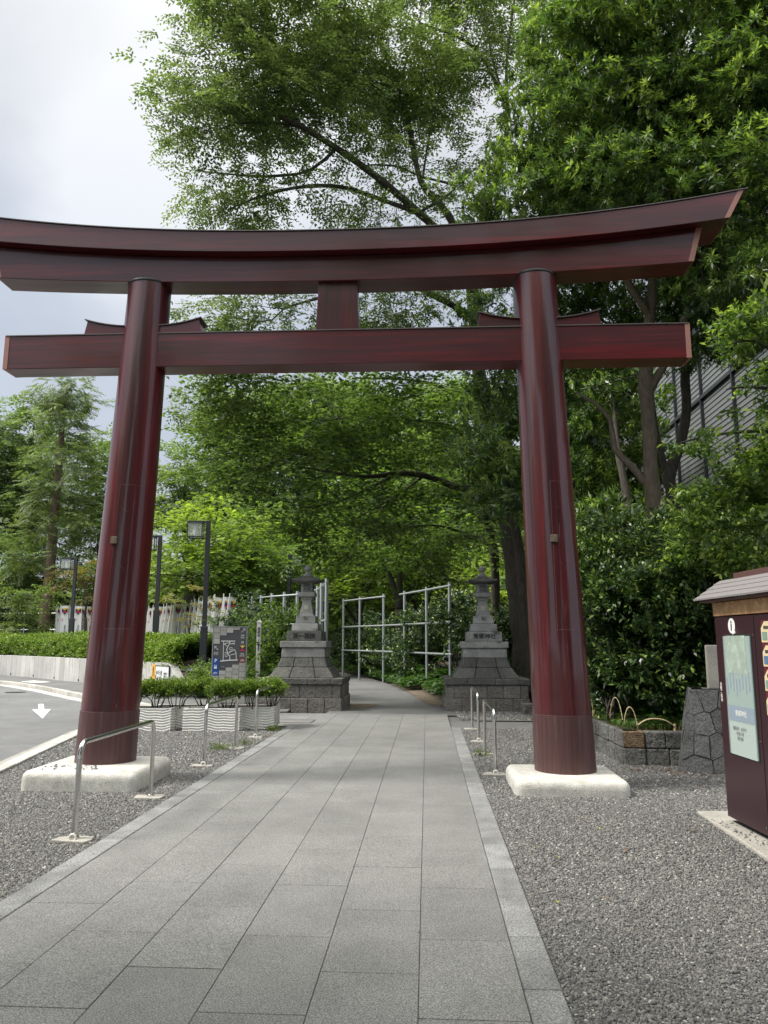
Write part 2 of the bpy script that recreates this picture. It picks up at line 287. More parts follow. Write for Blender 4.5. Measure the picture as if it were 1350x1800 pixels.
# ---------------------------------------------------------------- foliage engine
def leaf_quads(bases, dirs, ups, lens, wids, fold=.25):
    d = dirs / np.linalg.norm(dirs, axis=1, keepdims=True); s = np.cross(d, ups); s /= np.linalg.norm(s, axis=1, keepdims=True) + 1e-9; u = np.cross(s, d)
    L_, W_ = lens[:, None], wids[:, None]; mid = bases + d * L_ * .45
    q = np.stack([bases, mid + s * W_ * .5 + u * W_ * fold, bases + d * L_ - u * L_ * .06, mid - s * W_ * .5 + u * W_ * fold], 1)
    return q                                  # (n,4,3)
def unit(a): return a / (np.linalg.norm(a, axis=-1, keepdims=True) + 1e-9)
def tmpl(kind, r):
    B, D, U, LN, WD, V = [], [], [], [], [], []
    def leaf(b, d, u, l, w, v): B.append(b); D.append(d); U.append(u); LN.append(l); WD.append(w); V.append(v)
    rn = lambda a=1.: r.normal(0, a)
    if kind == 'whorl':                       # rosettes of long leaves at twig ends
        for k in range(4):
            a = r.uniform(-.9, .9); tip = np.array([math.cos(a) * r.uniform(.12, .3), math.sin(a) * r.uniform(.1, .25), rn(.05) + .04]); fresh = r.random() < .35
            n = r.integers(7, 10)
            for i in range(n):
                t = 2 * math.pi * i / n + rn(.2); e_ = r.uniform(-.35, .65)
                d = np.array([.45 * e_ + .25, math.cos(t) * .9, math.sin(t) * .9 * .8 + .12])
                leaf(tip + np.array([rn(.012), 0, 0]), d, np.array([.3, 0, 1.]) + r.normal(0, .2, 3), r.uniform(.085, .13), r.uniform(.026, .036), (.62 + .38 * r.random()) if fresh else r.random() * .6)
    elif kind == 'alt':                       # alternate leaves along fine twigs, drooping spray
        for k in range(4):
            a = (k - 1.5) * .38 + rn(.1); l = r.uniform(.28, .46)
            for i in range(8):
                f = (i + 1) / 8; b = np.array([math.cos(a) * l * f, math.sin(a) * l * f, -.16 * f * f + rn(.015)])
                sd_ = 1 if i % 2 else -1; t = a + sd_ * r.uniform(.6, 1.1)
                leaf(b, np.array([math.cos(t), math.sin(t), -.25 + rn(.2)]), np.array([rn(.25), rn(.25), 1.]), r.uniform(.065, .10), r.uniform(.03, .042), r.random())
    elif kind == 'maple':                     # flat tiers of lobed leaves
        for k in range(9):
            x, y = r.uniform(.02, .42), rn(.13); b = np.array([x, y, rn(.02)]); t0 = math.atan2(y, x) + rn(.5); v = r.random(); l = r.uniform(.05, .075); tl = rn(.2) - .15
            for a in (-1.15, -.55, 0, .55, 1.15):
                leaf(b, np.array([math.cos(t0 + a), math.sin(t0 + a), tl]), np.array([rn(.1), rn(.1), 1.]), l * (1 - .22 * abs(a)), l * .36, v)
    elif kind == 'conifer':
        for i in range(20):
            f = i / 20; sd_ = 1 if i % 2 else -1; b = np.array([.5 * f, sd_ * .01, -.08 * f * f])
            leaf(b, np.array([.55, sd_ * 1., -.3 + rn(.15)]), np.array([0, 0, 1.]), r.uniform(.13, .2) * (1.1 - .5 * f), .03, r.random())
    elif kind == 'shrub':                     # small oval leaves in pairs on upright twigs
        for k in range(3):
            a = r.uniform(-.7, .7); e_ = r.uniform(-.1, .7); dr = unit(np.array([math.cos(a), math.sin(a), e_])); l = r.uniform(.12, .24)
            for i in range(9):
                f = (i + 1) / 9; t = r.uniform(0, 6.28); b = dr * l * f; pd = np.array([0, math.cos(t), math.sin(t)])
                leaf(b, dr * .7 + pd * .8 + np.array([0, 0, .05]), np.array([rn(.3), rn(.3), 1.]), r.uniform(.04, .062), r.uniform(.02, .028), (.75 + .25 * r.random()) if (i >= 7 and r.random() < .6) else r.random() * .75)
    elif kind == 'grass':
        for i in range(7):
            leaf(np.array([rn(.03), rn(.03), 0]), np.array([rn(.4), rn(.4), 1.]), np.array([rn(1), rn(1), .1]), r.uniform(.08, .22), .008, r.random())
    elif kind == 'ivy':
        for i in range(6):
            t = r.uniform(0, 6.28); leaf(np.array([rn(.07), rn(.07), r.uniform(.03, .14)]), np.array([math.cos(t), math.sin(t), .1 + rn(.2)]), np.array([rn(.35), rn(.35), 1.]), r.uniform(.07, .11), r.uniform(.05, .075), r.random())
    q = leaf_quads(np.array(B, float), np.array(D, float), np.array(U, float), np.array(LN), np.array(WD), .14)
    return q, np.array(V)
T = {}
for k in ('whorl', 'alt', 'maple', 'conifer', 'shrub', 'grass', 'ivy'):
    T[k] = [tmpl(k, rng) for _ in range(14)]
def place(kind, org, dirs, scale=1.0, flat=.0, vshift=0.0, leafk=1.0):
    """copies of leafy sprays -> arrays of quads (n,4,3) and values"""
    n = len(org); d = unit(dirs); up = np.tile([0, 0, 1.], (n, 1)) + rng.normal(0, .18 if not flat else flat, (n, 3))
    s = np.cross(up, d); bad = np.linalg.norm(s, axis=1) < .15; s[bad] = np.cross(rng.normal(0, 1, (bad.sum(), 3)), d[bad]); s = unit(s); u = np.cross(d, s)
    Rm = np.stack([d, s, u], 2); which = rng.integers(0, 14, n); sc_ = np.broadcast_to(scale, (n,)) * rng.uniform(.8, 1.2, n)
    Q, V = [], []
    for i in range(14):
        ix = np.where(which == i)[0]
        if not len(ix): continue
        q, v = T[kind][i]
        if leafk != 1.0:
            c = q[:, :1]; q = c + (q - c) * leafk
        w = np.einsum('nij,lkj->nlki', Rm[ix], q) * sc_[ix, None, None, None] + org[ix][:, None, None, :]
        Q.append(w.reshape(-1, 4, 3)); V.append((np.clip(v[None] + rng.normal(0, .10, (len(ix), 1)) + vshift, 0, 1)).ravel())
    return np.concatenate(Q), np.concatenate(V)
def quad_mesh(name, Q, V, m, parent, base):
    n = len(Q); me = bpy.data.meshes.new(name); me.vertices.add(n * 4); me.vertices.foreach_set('co', (Q.reshape(-1, 3) - np.array(base)).astype(np.float32).ravel())
    me.loops.add(n * 4); me.loops.foreach_set('vertex_index', np.arange(n * 4, dtype=np.int32)); me.polygons.add(n)
    me.polygons.foreach_set('loop_start', np.arange(0, n * 4, 4, dtype=np.int32)); me.update(calc_edges=True)
    a = me.attributes.new('v', 'FLOAT', 'FACE'); a.data.foreach_set('value', V.astype(np.float32))
    me.materials.append(m); o = bpy.data.objects.new(name, me); COL.objects.link(o)
    if parent: o.parent = parent
    return o
def prisms(A, B_, ra, rb, n=5):
    d = unit(B_ - A); h = np.tile([0, 0, 1.], (len(A), 1)); h[np.abs(d[:, 2]) > .9] = [1, 0, 0]; s = unit(np.cross(d, h)); u = np.cross(d, s)
    t = np.arange(n) * 2 * np.pi / n; c = np.cos(t)[None, :, None]; k = np.sin(t)[None, :, None]
    ring = s[:, None] * c + u[:, None] * k
    V = np.concatenate([A[:, None] + ring * ra[:, None, None], B_[:, None] + ring * rb[:, None, None]], 1); m = len(A)
    i = np.arange(n); f = np.stack([i, (i + 1) % n, n + (i + 1) % n, n + i], 1)
    return V.reshape(-1, 3), (np.arange(m)[:, None, None] * 2 * n + f[None]).reshape(-1, 4)
def spline(pts, rad, step=.25):
    pts = np.array(pts, float); rad = np.array(rad, float); o, r = [], []
    for i in range(len(pts) - 1):
        p0, p1, p2, p3 = pts[max(i - 1, 0)], pts[i], pts[i + 1], pts[min(i + 2, len(pts) - 1)]; k = max(2, int(np.linalg.norm(p2 - p1) / step))
        for j in range(k):
            t = j / k; o.append(.5 * (2 * p1 + (p2 - p0) * t + (2 * p0 - 5 * p1 + 4 * p2 - p3) * t * t + (3 * p1 - p0 - 3 * p2 + p3) * t ** 3)); r.append(rad[i] * (1 - t) + rad[i + 1] * t)
    o.append(pts[-1]); r.append(rad[-1]); return np.array(o), np.array(r)
def in_blobs(blobs, dens, gap=.35, shell=.35, r=rng):
    """attraction points: blobs are (centre, radii); dens points per cubic metre"""
    out_ = []
    for c, rad in blobs:
        c = np.array(c); rad = np.array(rad); vol = 4.19 * rad.prod(); n = max(6, int(vol * dens))
        p = unit(r.normal(0, 1, (n * 2, 3))) * (r.random((n * 2, 1)) ** (1 / 3.)) 
        keep = r.random(len(p)) < np.where(np.linalg.norm(p, axis=1) > .6, 1, shell); p = p[keep][:n] * rad + c
        g = np.sin(p[:, 0] * 1.9 + c[1]) * np.sin(p[:, 1] * 2.1 + 1) * np.sin(p[:, 2] * 2.3 + c[0]) + .5 * np.sin(p[:, 0] * 4.3) * np.sin(p[:, 2] * 4.7 + p[:, 1] * 3.1)
        out_.append(p[g > -gap])
    return np.concatenate(out_)
def blob(px, py, y, rx, rz, ry):
    """ellipsoid centred on a photo point at distance y, radii rx, rz in photo pixels and ry in metres"""
    k = y / F_PX * 1.02; return (P(px, py, y), (rx * k, ry, rz * k))
def tree(name, label, cat, base, limbs, blobs, dens, kind, leaf, barkm, group=None, per=3, scale=1.0, leafk=1.0, vshift=0, up=.25, tip=.005, tw=True, gap=.35, shell=.35, droop=0, partname='crown', step=.4, flat=0, rootpart='trunk', jitter=.25, thin=4, max_cover=None):
    base = tuple(float(x) for x in base); root = thing(name, label, cat, base, 0, group)
    mb = MB(); nodes, par, rad0 = [], [], []
    for pts, rad in limbs:
        o, r = spline(pts, rad); rb = r * (1 + .06 * np.sin(np.arange(len(r)) * 1.7) + rng.normal(0, .03, len(r)))
        jit = np.cumsum(rng.normal(0, .004, o.shape), 0); o2 = o + jit * (r[:, None] < .2)
        if o2[0][2] < base[2] + .05 and len(nodes) == 0: rb[0] *= 1.35; rb[1] *= 1.12
        mb.tube([Vector(q) - Vector(base) for q in o2], list(np.maximum(rb, .006)), 12 if r[0] > .09 else 7)
        k0 = len(nodes)
        for i in range(0, len(o2)):
            nodes.append(o2[i]); par.append(-1 if i == 0 else len(nodes) - 2); rad0.append(r[i])
    nodes = list(nodes); pts = in_blobs(blobs, dens, gap, shell)
    arr = np.zeros((len(nodes) + len(pts) * 14, 3)); n = len(nodes); arr[:n] = nodes; par = list(par); n_skel = n
    cost = np.zeros(len(arr)); dmin = np.min(np.linalg.norm(pts[:, None] - arr[None, :n:3], axis=2), axis=1) if len(pts) else np.zeros(0)
    pts = pts[np.argsort(dmin)]; tips, tdir = [], []
    for p in pts:
        dd = np.linalg.norm(arr[:n] - p, axis=1) + cost[:n] * .25; q = int(np.argmin(dd)); a = arr[q]; v = p - a; ln = np.linalg.norm(v)
        if ln < .05: continue
        k = max(1, min(12, int(ln / step))); pd = unit(a - arr[par[q]]) if par[q] >= 0 else unit(v)
        ctrl = a + pd * ln * .35 + np.array([0, 0, up * ln * .3]); prev = q
        for j in range(1, k + 1):
            t = j / k; c_ = (1 - t) ** 2 * a + 2 * t * (1 - t) * ctrl + t * t * p + rng.normal(0, .03, 3) * (j < k) * min(1, ln)
            arr[n] = c_; par.append(prev); cost[n] = cost[prev] + ln / k; prev = n; n += 1
        tips.append(p); tdir.append(unit(p - arr[par[prev]]))
    # twig radii by accumulated tips
    w = np.zeros(n); w[np.array([par[i] for i in range(n_skel, n)]) if False else []] = 0
    load = np.zeros(n); isleaf = np.ones(n, bool)
    for i in range(n_skel, n): isleaf[par[i]] = False
    load[n_skel:][isleaf[n_skel:]] = 1
    for i in range(n - 1, n_skel - 1, -1): load[par[i]] += load[i]
    if tw and n > n_skel:
        ids = np.arange(n_skel, n); pr = np.array(par)[ids]; r = tip * load ** .46; rp = np.where(pr < n_skel, r[ids] * 1.1, r[pr]); rp = np.minimum(rp, r[ids] * 1.6)
        V, Fc = prisms(arr[pr] - np.array(base), arr[ids] - np.array(base), rp, r[ids], thin)
        k0 = len(mb.v); mb.v += list(map(tuple, V)); mb.f += [tuple(x) for x in (Fc + k0)]; mb.fv += [.5] * len(Fc)
    if mb.v:
        me = bpy.data.meshes.new(rootpart); me.from_pydata(mb.v, [], mb.f); me.shade_smooth(); me.materials.append(barkm)
        ob = bpy.data.objects.new(rootpart, me); COL.objects.link(ob); ob.parent = root
    tips = np.array(tips); tdir = np.array(tdir); org = np.repeat(tips, per, 0) + rng.normal(0, jitter * scale, (len(tips) * per, 3)) * [1, 1, .45]; dr = np.repeat(tdir, per, 0) + rng.normal(0, .55, (len(tips) * per, 3)); dr[:, 2] = dr[:, 2] * .5 + droop
    Q, V = place(kind, org, dr, scale, flat, vshift, leafk); quad_mesh(partname, Q, V, leaf, root, base)
    global NLEAF
    NLEAF += len(Q); return root
NLEAF = 0
def leaf_mass(name, org, dirs, kind, leaf, parent=None, base=(0, 0, 0), scale=1, leafk=1, flat=0, vshift=0):
    global NLEAF
    Q, V = place(kind, org, dirs, scale, flat, vshift, leafk); NLEAF += len(Q); return quad_mesh(name, Q, V, leaf, parent, base)

# ================================================================ ground, road, paving
def structure(o): o['kind'] = 'structure'; return o
structure(MB().sheet([(-260, -120), (260, -120), (260, 320), (-260, 320)], -.10).build('ground', M['earth']))
near_kerb = [(-4.05, -6), (-4.05, 4), (-4.20, 7.2), (-4.42, 9.1), (-4.66, 10.8), (-4.86, 12.4), (-5.05, 14.0), (-5.1, 15.6)]
far_kerb = [(-40, 36.5), (-26, 33.5), (-18, 30.6), (-13.9, 28.4), (-11.0, 25.3), (-8.5, 22.0), (-6.9, 20.0), (-5.6, 18.6), (-5.1, 17.3), (-5.1, 15.6)]
structure(MB().sheet([(-70, -6)] + near_kerb + far_kerb[::-1][1:] + [(-70, 42)], -.07).build('road', M['asphalt']))
# far pavement behind its kerb
walkpts = far_kerb + [(-5.1, 15.6), (S(-2.6, 13.9)[0], 13.9), (S(-2.6, 20)[0], 21), (-4.5, 26), (-20, 38), (-40, 42)]
structure(MB().prism([(x, y) for x, y in far_kerb[:-1]] + [(-5.1, 15.6), (-4.0, 15.6), (-2.0, 16.5), (-2.2, 24), (-5, 27), (-40, 45)], -.08, .045).build('pavement', M['asphalt_dark']))
def kerb(pts, w, z0, z1, mname, name, ln=.6, inset=.004):
    mb = MB(); o, _ = spline([(x, y, 0) for x, y in pts], [1] * len(pts), .3); acc = 0; d = np.r_[0, np.cumsum(np.linalg.norm(np.diff(o, axis=0), axis=1))]; tot = d[-1]
    f = lambda s_: np.array([np.interp(s_, d, o[:, 0]), np.interp(s_, d, o[:, 1])])
    k = int(tot / ln)
    for i in range(k):
        a, b = f(i * tot / k + inset), f((i + 1) * tot / k - inset); v = unit(b - a); nrm = np.array([-v[1], v[0]])
        mb.prism([a - nrm * w / 2, b - nrm * w / 2, b + nrm * w / 2, a + nrm * w / 2], z0, z1 + random.uniform(-.002, .002), random.random())
    return structure(mb.build(name, M[mname], bevel=.012, seg=2))
kerb(near_kerb, .17, -.2, .035, 'concrete', 'road_kerb', .6)
kerb([(x + .24 * (-1 if False else -1) * -1 * -1, y) for x, y in near_kerb], .26, -.2, -.055, 'pad', 'gutter', .6)
kerb([(x - .02, y - .10) for x, y in far_kerb], .16, -.2, .055, 'pad', 'far_kerb', .9)
kerb([(x - .18, y - .30) for x, y in far_kerb], .30, -.2, -.055, 'concrete', 'far_gutter', .9)
# gravel beds
gl = [S(-2.44, -6), S(-2.44, 13.85), (S(-2.44, 13.85)[0] - 2.7, 13.95), (-4.95, 13.9)] + [(x + .06, y) for x, y in near_kerb[::-1][1:]]
structure(MB().sheet(gl, 0).build('gravel_ground', M['gravel_base']))
structure(MB().sheet([S(.56, -6), S(16, -6), S(16, 13.85), S(.56, 13.85)], 0).build('gravel_ground', M['gravel_base']))
structure(MB().sheet([S(.9, 15.25), S(16, 15.25), S(16, 19.5), S(.9, 19.5)], 0).build('gravel_ground', M['gravel_base']))
structure(MB().sheet([S(-4.6, 13.8), S(16, 13.8), S(16, 15.3), S(.95, 15.3), S(.95, 16.2), S(-4.6, 16.2)], -.02).build('asphalt_strip', M['asphalt_dark']))
# lane that bends away between the stone lanterns
lane_l = [S(-2.1, 16.15), S(-2.2, 18.9), (-1.7, 21), (-2.6, 25), (-4.6, 30), (-7.5, 36), (-12, 42)]
lane_r = [S(.95, 16.15), (1.55, 18.0), (1.10, 18.9), (.85, 21.5), (.60, 24.5), (.15, 28), (-.75, 33), (-2.4, 39), (-6, 47)]
structure(MB().sheet(lane_l + lane_r[::-1], .004).build('lane', M['asphalt_dark']))
structure(MB().sheet([(1.05, 19.0), (.85, 21.5), (.60, 24.5), (.15, 28), (1.2, 28), (1.6, 24.5), (2.2, 20.5), (2.2, 18.2), (1.3, 18.2)], .012).build('dirt_verge', M['verge']))
structure(MB().sheet([S(-2.3, 18.95), S(-1.1, 18.95), S(-1.3, 17.9), S(-1.6, 17.4), S(-2.3, 17.4)], .012).build('dirt_verge', M['verge']))
# paving slabs
mb = MB(); LS, WS = .8275, .45
for c in range(13):
    s1 = .405 - c * WS; s0 = s1 - WS; t0 = 4.19 + (.414 if c % 2 else 0) - LS * 12; tmin = -5.5 if c < 6 else 13.9
    for k in range(40):
        a, b = max(t0 + k * LS, tmin), min(t0 + (k + 1) * LS, 16.25)
        if b - a < .06: continue
        g = .0017; z = .015 + random.uniform(-.0008, .0008)
        h_ = .0030; mb.prism([S(s0 + g, a + h_), S(s1 - g, a + h_), S(s1 - g, b - h_), S(s0 + g, b - h_)], -.06, z, random.random())
for k in range(3):
    mb.prism([S(-5.4 + .003, 16.27 + k * .0), S(.4, 16.27), S(.4, 16.3), S(-5.4, 16.3)], -.06, .014) if k == 0 else None
structure(mb.build('paved_path', M['slab'], bevel=.002, seg=1))
structure(MB().sheet([S(-2.3, -5.5), S(.41, -5.5), S(.41, 16.28), S(-5.5, 16.28), S(-5.5, 13.88), S(-2.3, 13.88)], .006).build('joint_bed', M['joint']))
mb = MB()
for sd_, (a0, b0) in ((1, (.408, .572)), (-1, (-2.458, -2.298))):
    t = -5.5
    while t < 13.85:
        l = random.uniform(.58, .64) if sd_ > 0 else random.uniform(.85, .95); e_ = min(t + l, 13.9); mb.prism([S(a0, t + .002), S(b0, t + .002), S(b0, e_ - .002), S(a0, e_ - .002)], -.08, .019 + random.uniform(-.001, .001), random.random()); t = e_
structure(mb.build('path_kerb', M['kerbstone'], bevel=.007, seg=2))
# inspection cover frame in the paving
c0 = thing('inspection_cover', 'paved inspection cover with dark metal rim, set in the path before the left stone lantern', 'manhole cover', S(-2.55, 14.72), PA)
mb = MB()
for a, b in (((0, -.26), (.86, .02)), ((0, .26), (.86, .02)), ((-.42, 0), (.02, .5)), ((.42, 0), (.02, .5))): mb.box((a[0], a[1], .012), (b[0], b[1], .014))
mb.build('rim', M['dark_metal'], c0)
MB().box((0, 0, .0115), (.82, .5, .012)).build('lid', M['slab'], c0, bevel=.002)
# road markings
def world_poly(pts): return [(float(p[0]), float(p[1])) for p in pts]
ar = MB(); A0, A1 = np.array([-8.45, 19.5]), np.array([-6.88, 16.0]); v = unit(A1 - A0); n_ = np.array([1., 0.12]); ln = np.linalg.norm(A1 - A0)
q = lambda a, b: tuple(A0 + v * a * ln + n_ * b)
ar.sheet([q(0, -.062), q(0, .062), q(.42, .062), q(.42, .20), q(1, 0), q(.42, -.20), q(.42, -.062)], -.064)
structure(ar.build('road_marking', M['white_paint']))
ar = MB(); g = lambda px, py: tuple(P(px, py, 1)[:2]) 
def gp(px, py, z=0):
    a = P(px, py, 1.0); k = (z - CAM_H) / (a[2] - CAM_H); return np.array([a[0] * k, a[1] * k, z])
ar.sheet([tuple(gp(x, y, .05)[:2]) for x, y in ((36, 1198), (60, 1196.5), (90, 1198.8), (62, 1200))], .051)
structure(ar.build('pavement_marking', M['white_paint']))
mc = thing('manhole_cover', 'dark round manhole cover in the grey road on the far left', 'manhole cover', tuple(gp(27, 1217, -.066)))
MB().lathe([(.01, .0), (.29, .0), (.30, .004)], 28, cap=False).build('lid', M['dark_metal'], mc)
# pebbles
def pebbles(poly_ok, x0, x1, y0, y1, n, r0, r1):
    x = rng.uniform(x0, x1, n); y = rng.uniform(y0, y1, n); k = poly_ok(x, y); x, y = x[k], y[k]; n = len(x)
    a = np.arange(5) * 2 * np.pi / 5
    un = np.concatenate([[[0, 0, 1.]], np.stack([np.cos(a) * .78, np.sin(a) * .78, np.full(5, .62)], 1), np.stack([np.cos(a + .3), np.sin(a + .3), np.full(5, -.1)], 1)])
    r = rng.uniform(r0, r1, n); s_ = np.stack([r * rng.uniform(.9, 1.5, n), r * rng.uniform(.65, 1, n), r * rng.uniform(.45, .8, n)], 1)
    v = un[None] * s_[:, None] * rng.uniform(.85, 1.15, (n, 11, 1)); th = rng.uniform(0, 6.28, n); c, s = np.cos(th)[:, None], np.sin(th)[:, None]; tl = rng.normal(0, .3, n)[:, None]
    X = v[..., 0] * c - v[..., 1] * s; Y = v[..., 0] * s + v[..., 1] * c; Z = v[..., 2] + X * tl
    v = np.stack([X + x[:, None], Y + y[:, None], Z + rng.uniform(-.2, .5, n)[:, None] * r[:, None]], 2)
    tri = np.array([[0, 1 + i, 1 + (i + 1) % 5] for i in range(5)]); qd = np.array([[1 + i, 6 + i, 6 + (i + 1) % 5, 1 + (i + 1) % 5] for i in range(5)])
    return v, tri, qd, n
def pebble_mesh(sets, name):
    vs, loops, ls, col, off = [], [], [], [], 0; lo = 0
    for v, tri, qd, n in sets:
        b = (np.arange(n) * 11 + off)[:, None]; rows = np.concatenate([tri.ravel(), qd.ravel()]); loops.append((b + rows[None]).ravel())
        st = np.concatenate([np.arange(5) * 3, 15 + np.arange(5) * 4]); ls.append(((np.arange(n) * 35 + lo)[:, None] + st[None]).ravel()); lo += n * 35
        vs.append(v.reshape(-1, 3)); off += n * 11; col.append(np.repeat(rng.random(n), 10))
    V, Lp, St, C_ = map(np.concatenate, (vs, loops, ls, col)); me = bpy.data.meshes.new(name); me.vertices.add(len(V)); me.vertices.foreach_set('co', V.astype(np.float32).ravel())
    me.loops.add(len(Lp)); me.loops.foreach_set('vertex_index', Lp.astype(np.int32)); me.polygons.add(len(St)); me.polygons.foreach_set('loop_start', St.astype(np.int32)); me.update(calc_edges=True)
    a = me.attributes.new('v', 'FLOAT', 'FACE'); a.data.foreach_set('value', C_.astype(np.float32)); me.shade_smooth(); me.materials.append(M['pebble'])
    o = bpy.data.objects.new(name, me); COL.objects.link(o); o['kind'] = 'stuff'; o['label'] = 'loose grey pebbles on both sides of the paved path'; o['category'] = 'gravel'; return o
m = mat('pebble', (.2, .2, .2), .7); t = m.node_tree; b_ = t.nodes['Principled BSDF']
r = ramp(t, attr(t), [(0, (.060, .062, .066)), (.45, (.135, .134, .130)), (.85, (.20, .196, .186)), (.97, (.28, .27, .25)), (1, (.50, .49, .46))]); nn = noise(t, 60, 3); r2 = ramp(t, nn.outputs['Fac'], [(.3, (.75,) * 3), (.7, (1.2,) * 3)])
t.links.new(mixc(t, r.outputs[0], r2.outputs[0], 1, 'MULTIPLY'), b_.inputs['Base Color']); M['pebble'] = m
tn = math.tan(-PA)
sof = lambda x, y: x * PR[0] + y * PR[1]
STONES = [(1.885, 8.36, .56, .53), (-3.03, 8.60, .60, .57)]
def free(x, y):
    k = np.ones(len(x), bool)
    for cx, cy_, hx, hy in STONES:
        s = (x - cx) * PR[0] + (y - cy_) * PR[1]; t_ = (x - cx) * PD[0] + (y - cy_) * PD[1]; k &= ~((abs(s) < hx - .03) & (abs(t_) < hy - .03))
    return k
rt = lambda x, y: (sof(x, y) > .585) & (x < .55 * y + .35) & free(x, y)
def kx(y): return np.interp(y, [p[1] for p in near_kerb], [p[0] for p in near_kerb]) + .10
lf = lambda x, y: (sof(x, y) < -2.472) & (x > kx(y)) & free(x, y)
lf2 = lambda x, y: lf(x, y) & (x > -.55 * y - .4)
def up_(s_, dz): s_[0][..., 2] += dz; return s_
pebble_mesh([pebbles(rt, .5, 3.3, 2.9, 5.2, 62000, .0052, .0100), pebbles(rt, .5, 5, 5.2, 8, 58000, .0066, .0120), pebbles(rt, .5, 6, 8, 13.8, 60000, .009, .016), pebbles(rt, 1.5, 6, 15.3, 17, 6000, .014, .022),
             pebbles(lf2, -4.3, -1.5, 3.4, 7, 56000, .0058, .011), pebbles(lf2, -5, -1.5, 7, 9.5, 32000, .0075, .0135), pebbles(lf, -5, -1.2, 9.5, 13.8, 32000, .010, .017), up_(pebbles(lambda x, y: x > -9, -3.5, -2.9, 8.12, 8.42, 34, .010, .018), .2), up_(pebbles(lambda x, y: x > -9, -2.87, -2.5, 7.3, 7.6, 1, .01, .012), 0), up_(pebbles(lambda x, y: y < 9.55 - x, 2.74, 2.87, 5.9, 7.1, 90, .006, .011), .03)], 'gravel')

M['seam'] = mat('patch joint', (.20, .10, .10), .6)
# ================================================================ the torii gate
AX, AY = -.555, 8.607
torii = thing('torii_gate', 'large dark red lacquered wooden gate spanning the paved path on two white stone bases', 'torii gate', (AX, AY, 0), PA)
mx_ = 4.66
def ktop(s): return 6.222 + .365 * (abs(s) / 4.66) ** 2.25
def kbot(s): return 5.975 + .275 * (abs(s) / 4.49) ** 2.25
def sbot(s): return 5.660 + .130 * (abs(s) / 4.10) ** 2.1
def beam(name, fb, ft, lb, lt, hw, m, nseg=44, hwt=None):
    secs = []
    for i in range(nseg + 1):
        f = -1 + 2 * i / nseg; sb, st = lb * f, lt * f; w = hw; wt = hwt or hw
        secs.append([(sb, -w, fb(sb)), (sb, w, fb(sb)), (st, wt, ft(st)), (st, -wt, ft(st))])
    return MB().loft(secs).build(name, m, torii, bevel=.006, seg=2, autos=30)
kas = beam('top_beam', kbot, ktop, 4.49, 4.665, .30, M['lacq_h'])
secs = []
for i in range(45):
    f = -1 + 2 * i / 44; s = 4.72 * f; z = ktop(min(abs(s), 4.66)) + .003 + (.01 if abs(s) > 4.66 else 0); secs.append([(s, -.316, z), (s, .316, z), (s, .316, z + .010), (s, 0, z + .035), (s, -.316, z + .010)])
MB().loft(secs).build('roof_sheet', M['cap'], kas)
for sg in (-1, 1):
    mb = MB(); a, b = 4.44, 4.495; secs = []
    for (sb, st) in ((4.435, 4.61), (4.497, 4.672)):
        secs.append([(sg * sb, -.304, kbot(sb) + .004), (sg * sb, .304, kbot(sb) + .004), (sg * st, .304, ktop(4.66) - .002), (sg * st, -.304, ktop(4.66) - .002)])
    mb.loft(secs).build('end_cap', M['copper'], kas)
shi = beam('second_beam', sbot, lambda s: kbot(s) - .004, 4.10, 4.215, .175, M['lacq_h'])
for sg in (-1, 1):
    secs = []
    for (sb, st) in ((4.045, 4.158), (4.107, 4.222)):
        secs.append([(sg * sb, -.179, sbot(4.1) + .004), (sg * sb, .179, sbot(4.1) + .004), (sg * st, .179, kbot(4.2) - .006), (sg * st, -.179, kbot(4.2) - .006)])
    MB().loft(secs).build('end_cap', M['copper'], shi)
nuk = MB().box((.035, 0, 4.85), (7.93, .295, .405)).build('tie_beam', M['lacq_h'], torii, bevel=.006)
MB().box((.035, 0, 5.060), (7.96, .315, .012)).build('weather_strip', M['cap'], nuk)
for x in (-3.925, 3.995): MB().box((x + (.012 if x > 0 else -.012) * 0, 0, 4.853), (.055, .303, .408)).build('end_cap', M['copper'], nuk)
MB().box((.01, 0, 5.367), (.505, .24, .59), taper=.90, taper_y=1.0).build('centre_strut', M['lacq_v'], torii, bevel=.004)
for c, sg in ((-2.30, -1), (-2.30, 1), (2.34, -1), (2.34, 1)):
    secs = []
    for i in range(9):
        f = i / 8; s = c + sg * (.20 + .47 * f); z = 5.155 + .07 * f * f + .02 * f; k = 0 if i < 8 else .025
        secs.append([(s + sg * .035 * (i == 8), -.13, 5.073), (s + sg * .035 * (i == 8), .13, 5.073), (s, .13, z), (s, -.13, z)])
    w = MB().loft(secs).build('wedge', M['lacq_h'], torii, bevel=.004)
    secs = [[(c + sg * (.2 + .5 * i / 8), y, 5.155 + .07 * (i / 8) ** 2 + .02 * i / 8 + dz) for y, dz in ((-.15, .003), (.15, .003), (.15, .014), (-.15, .014))] for i in range(9)]
    MB().loft(secs).build('weather_strip', M['cap'], w)
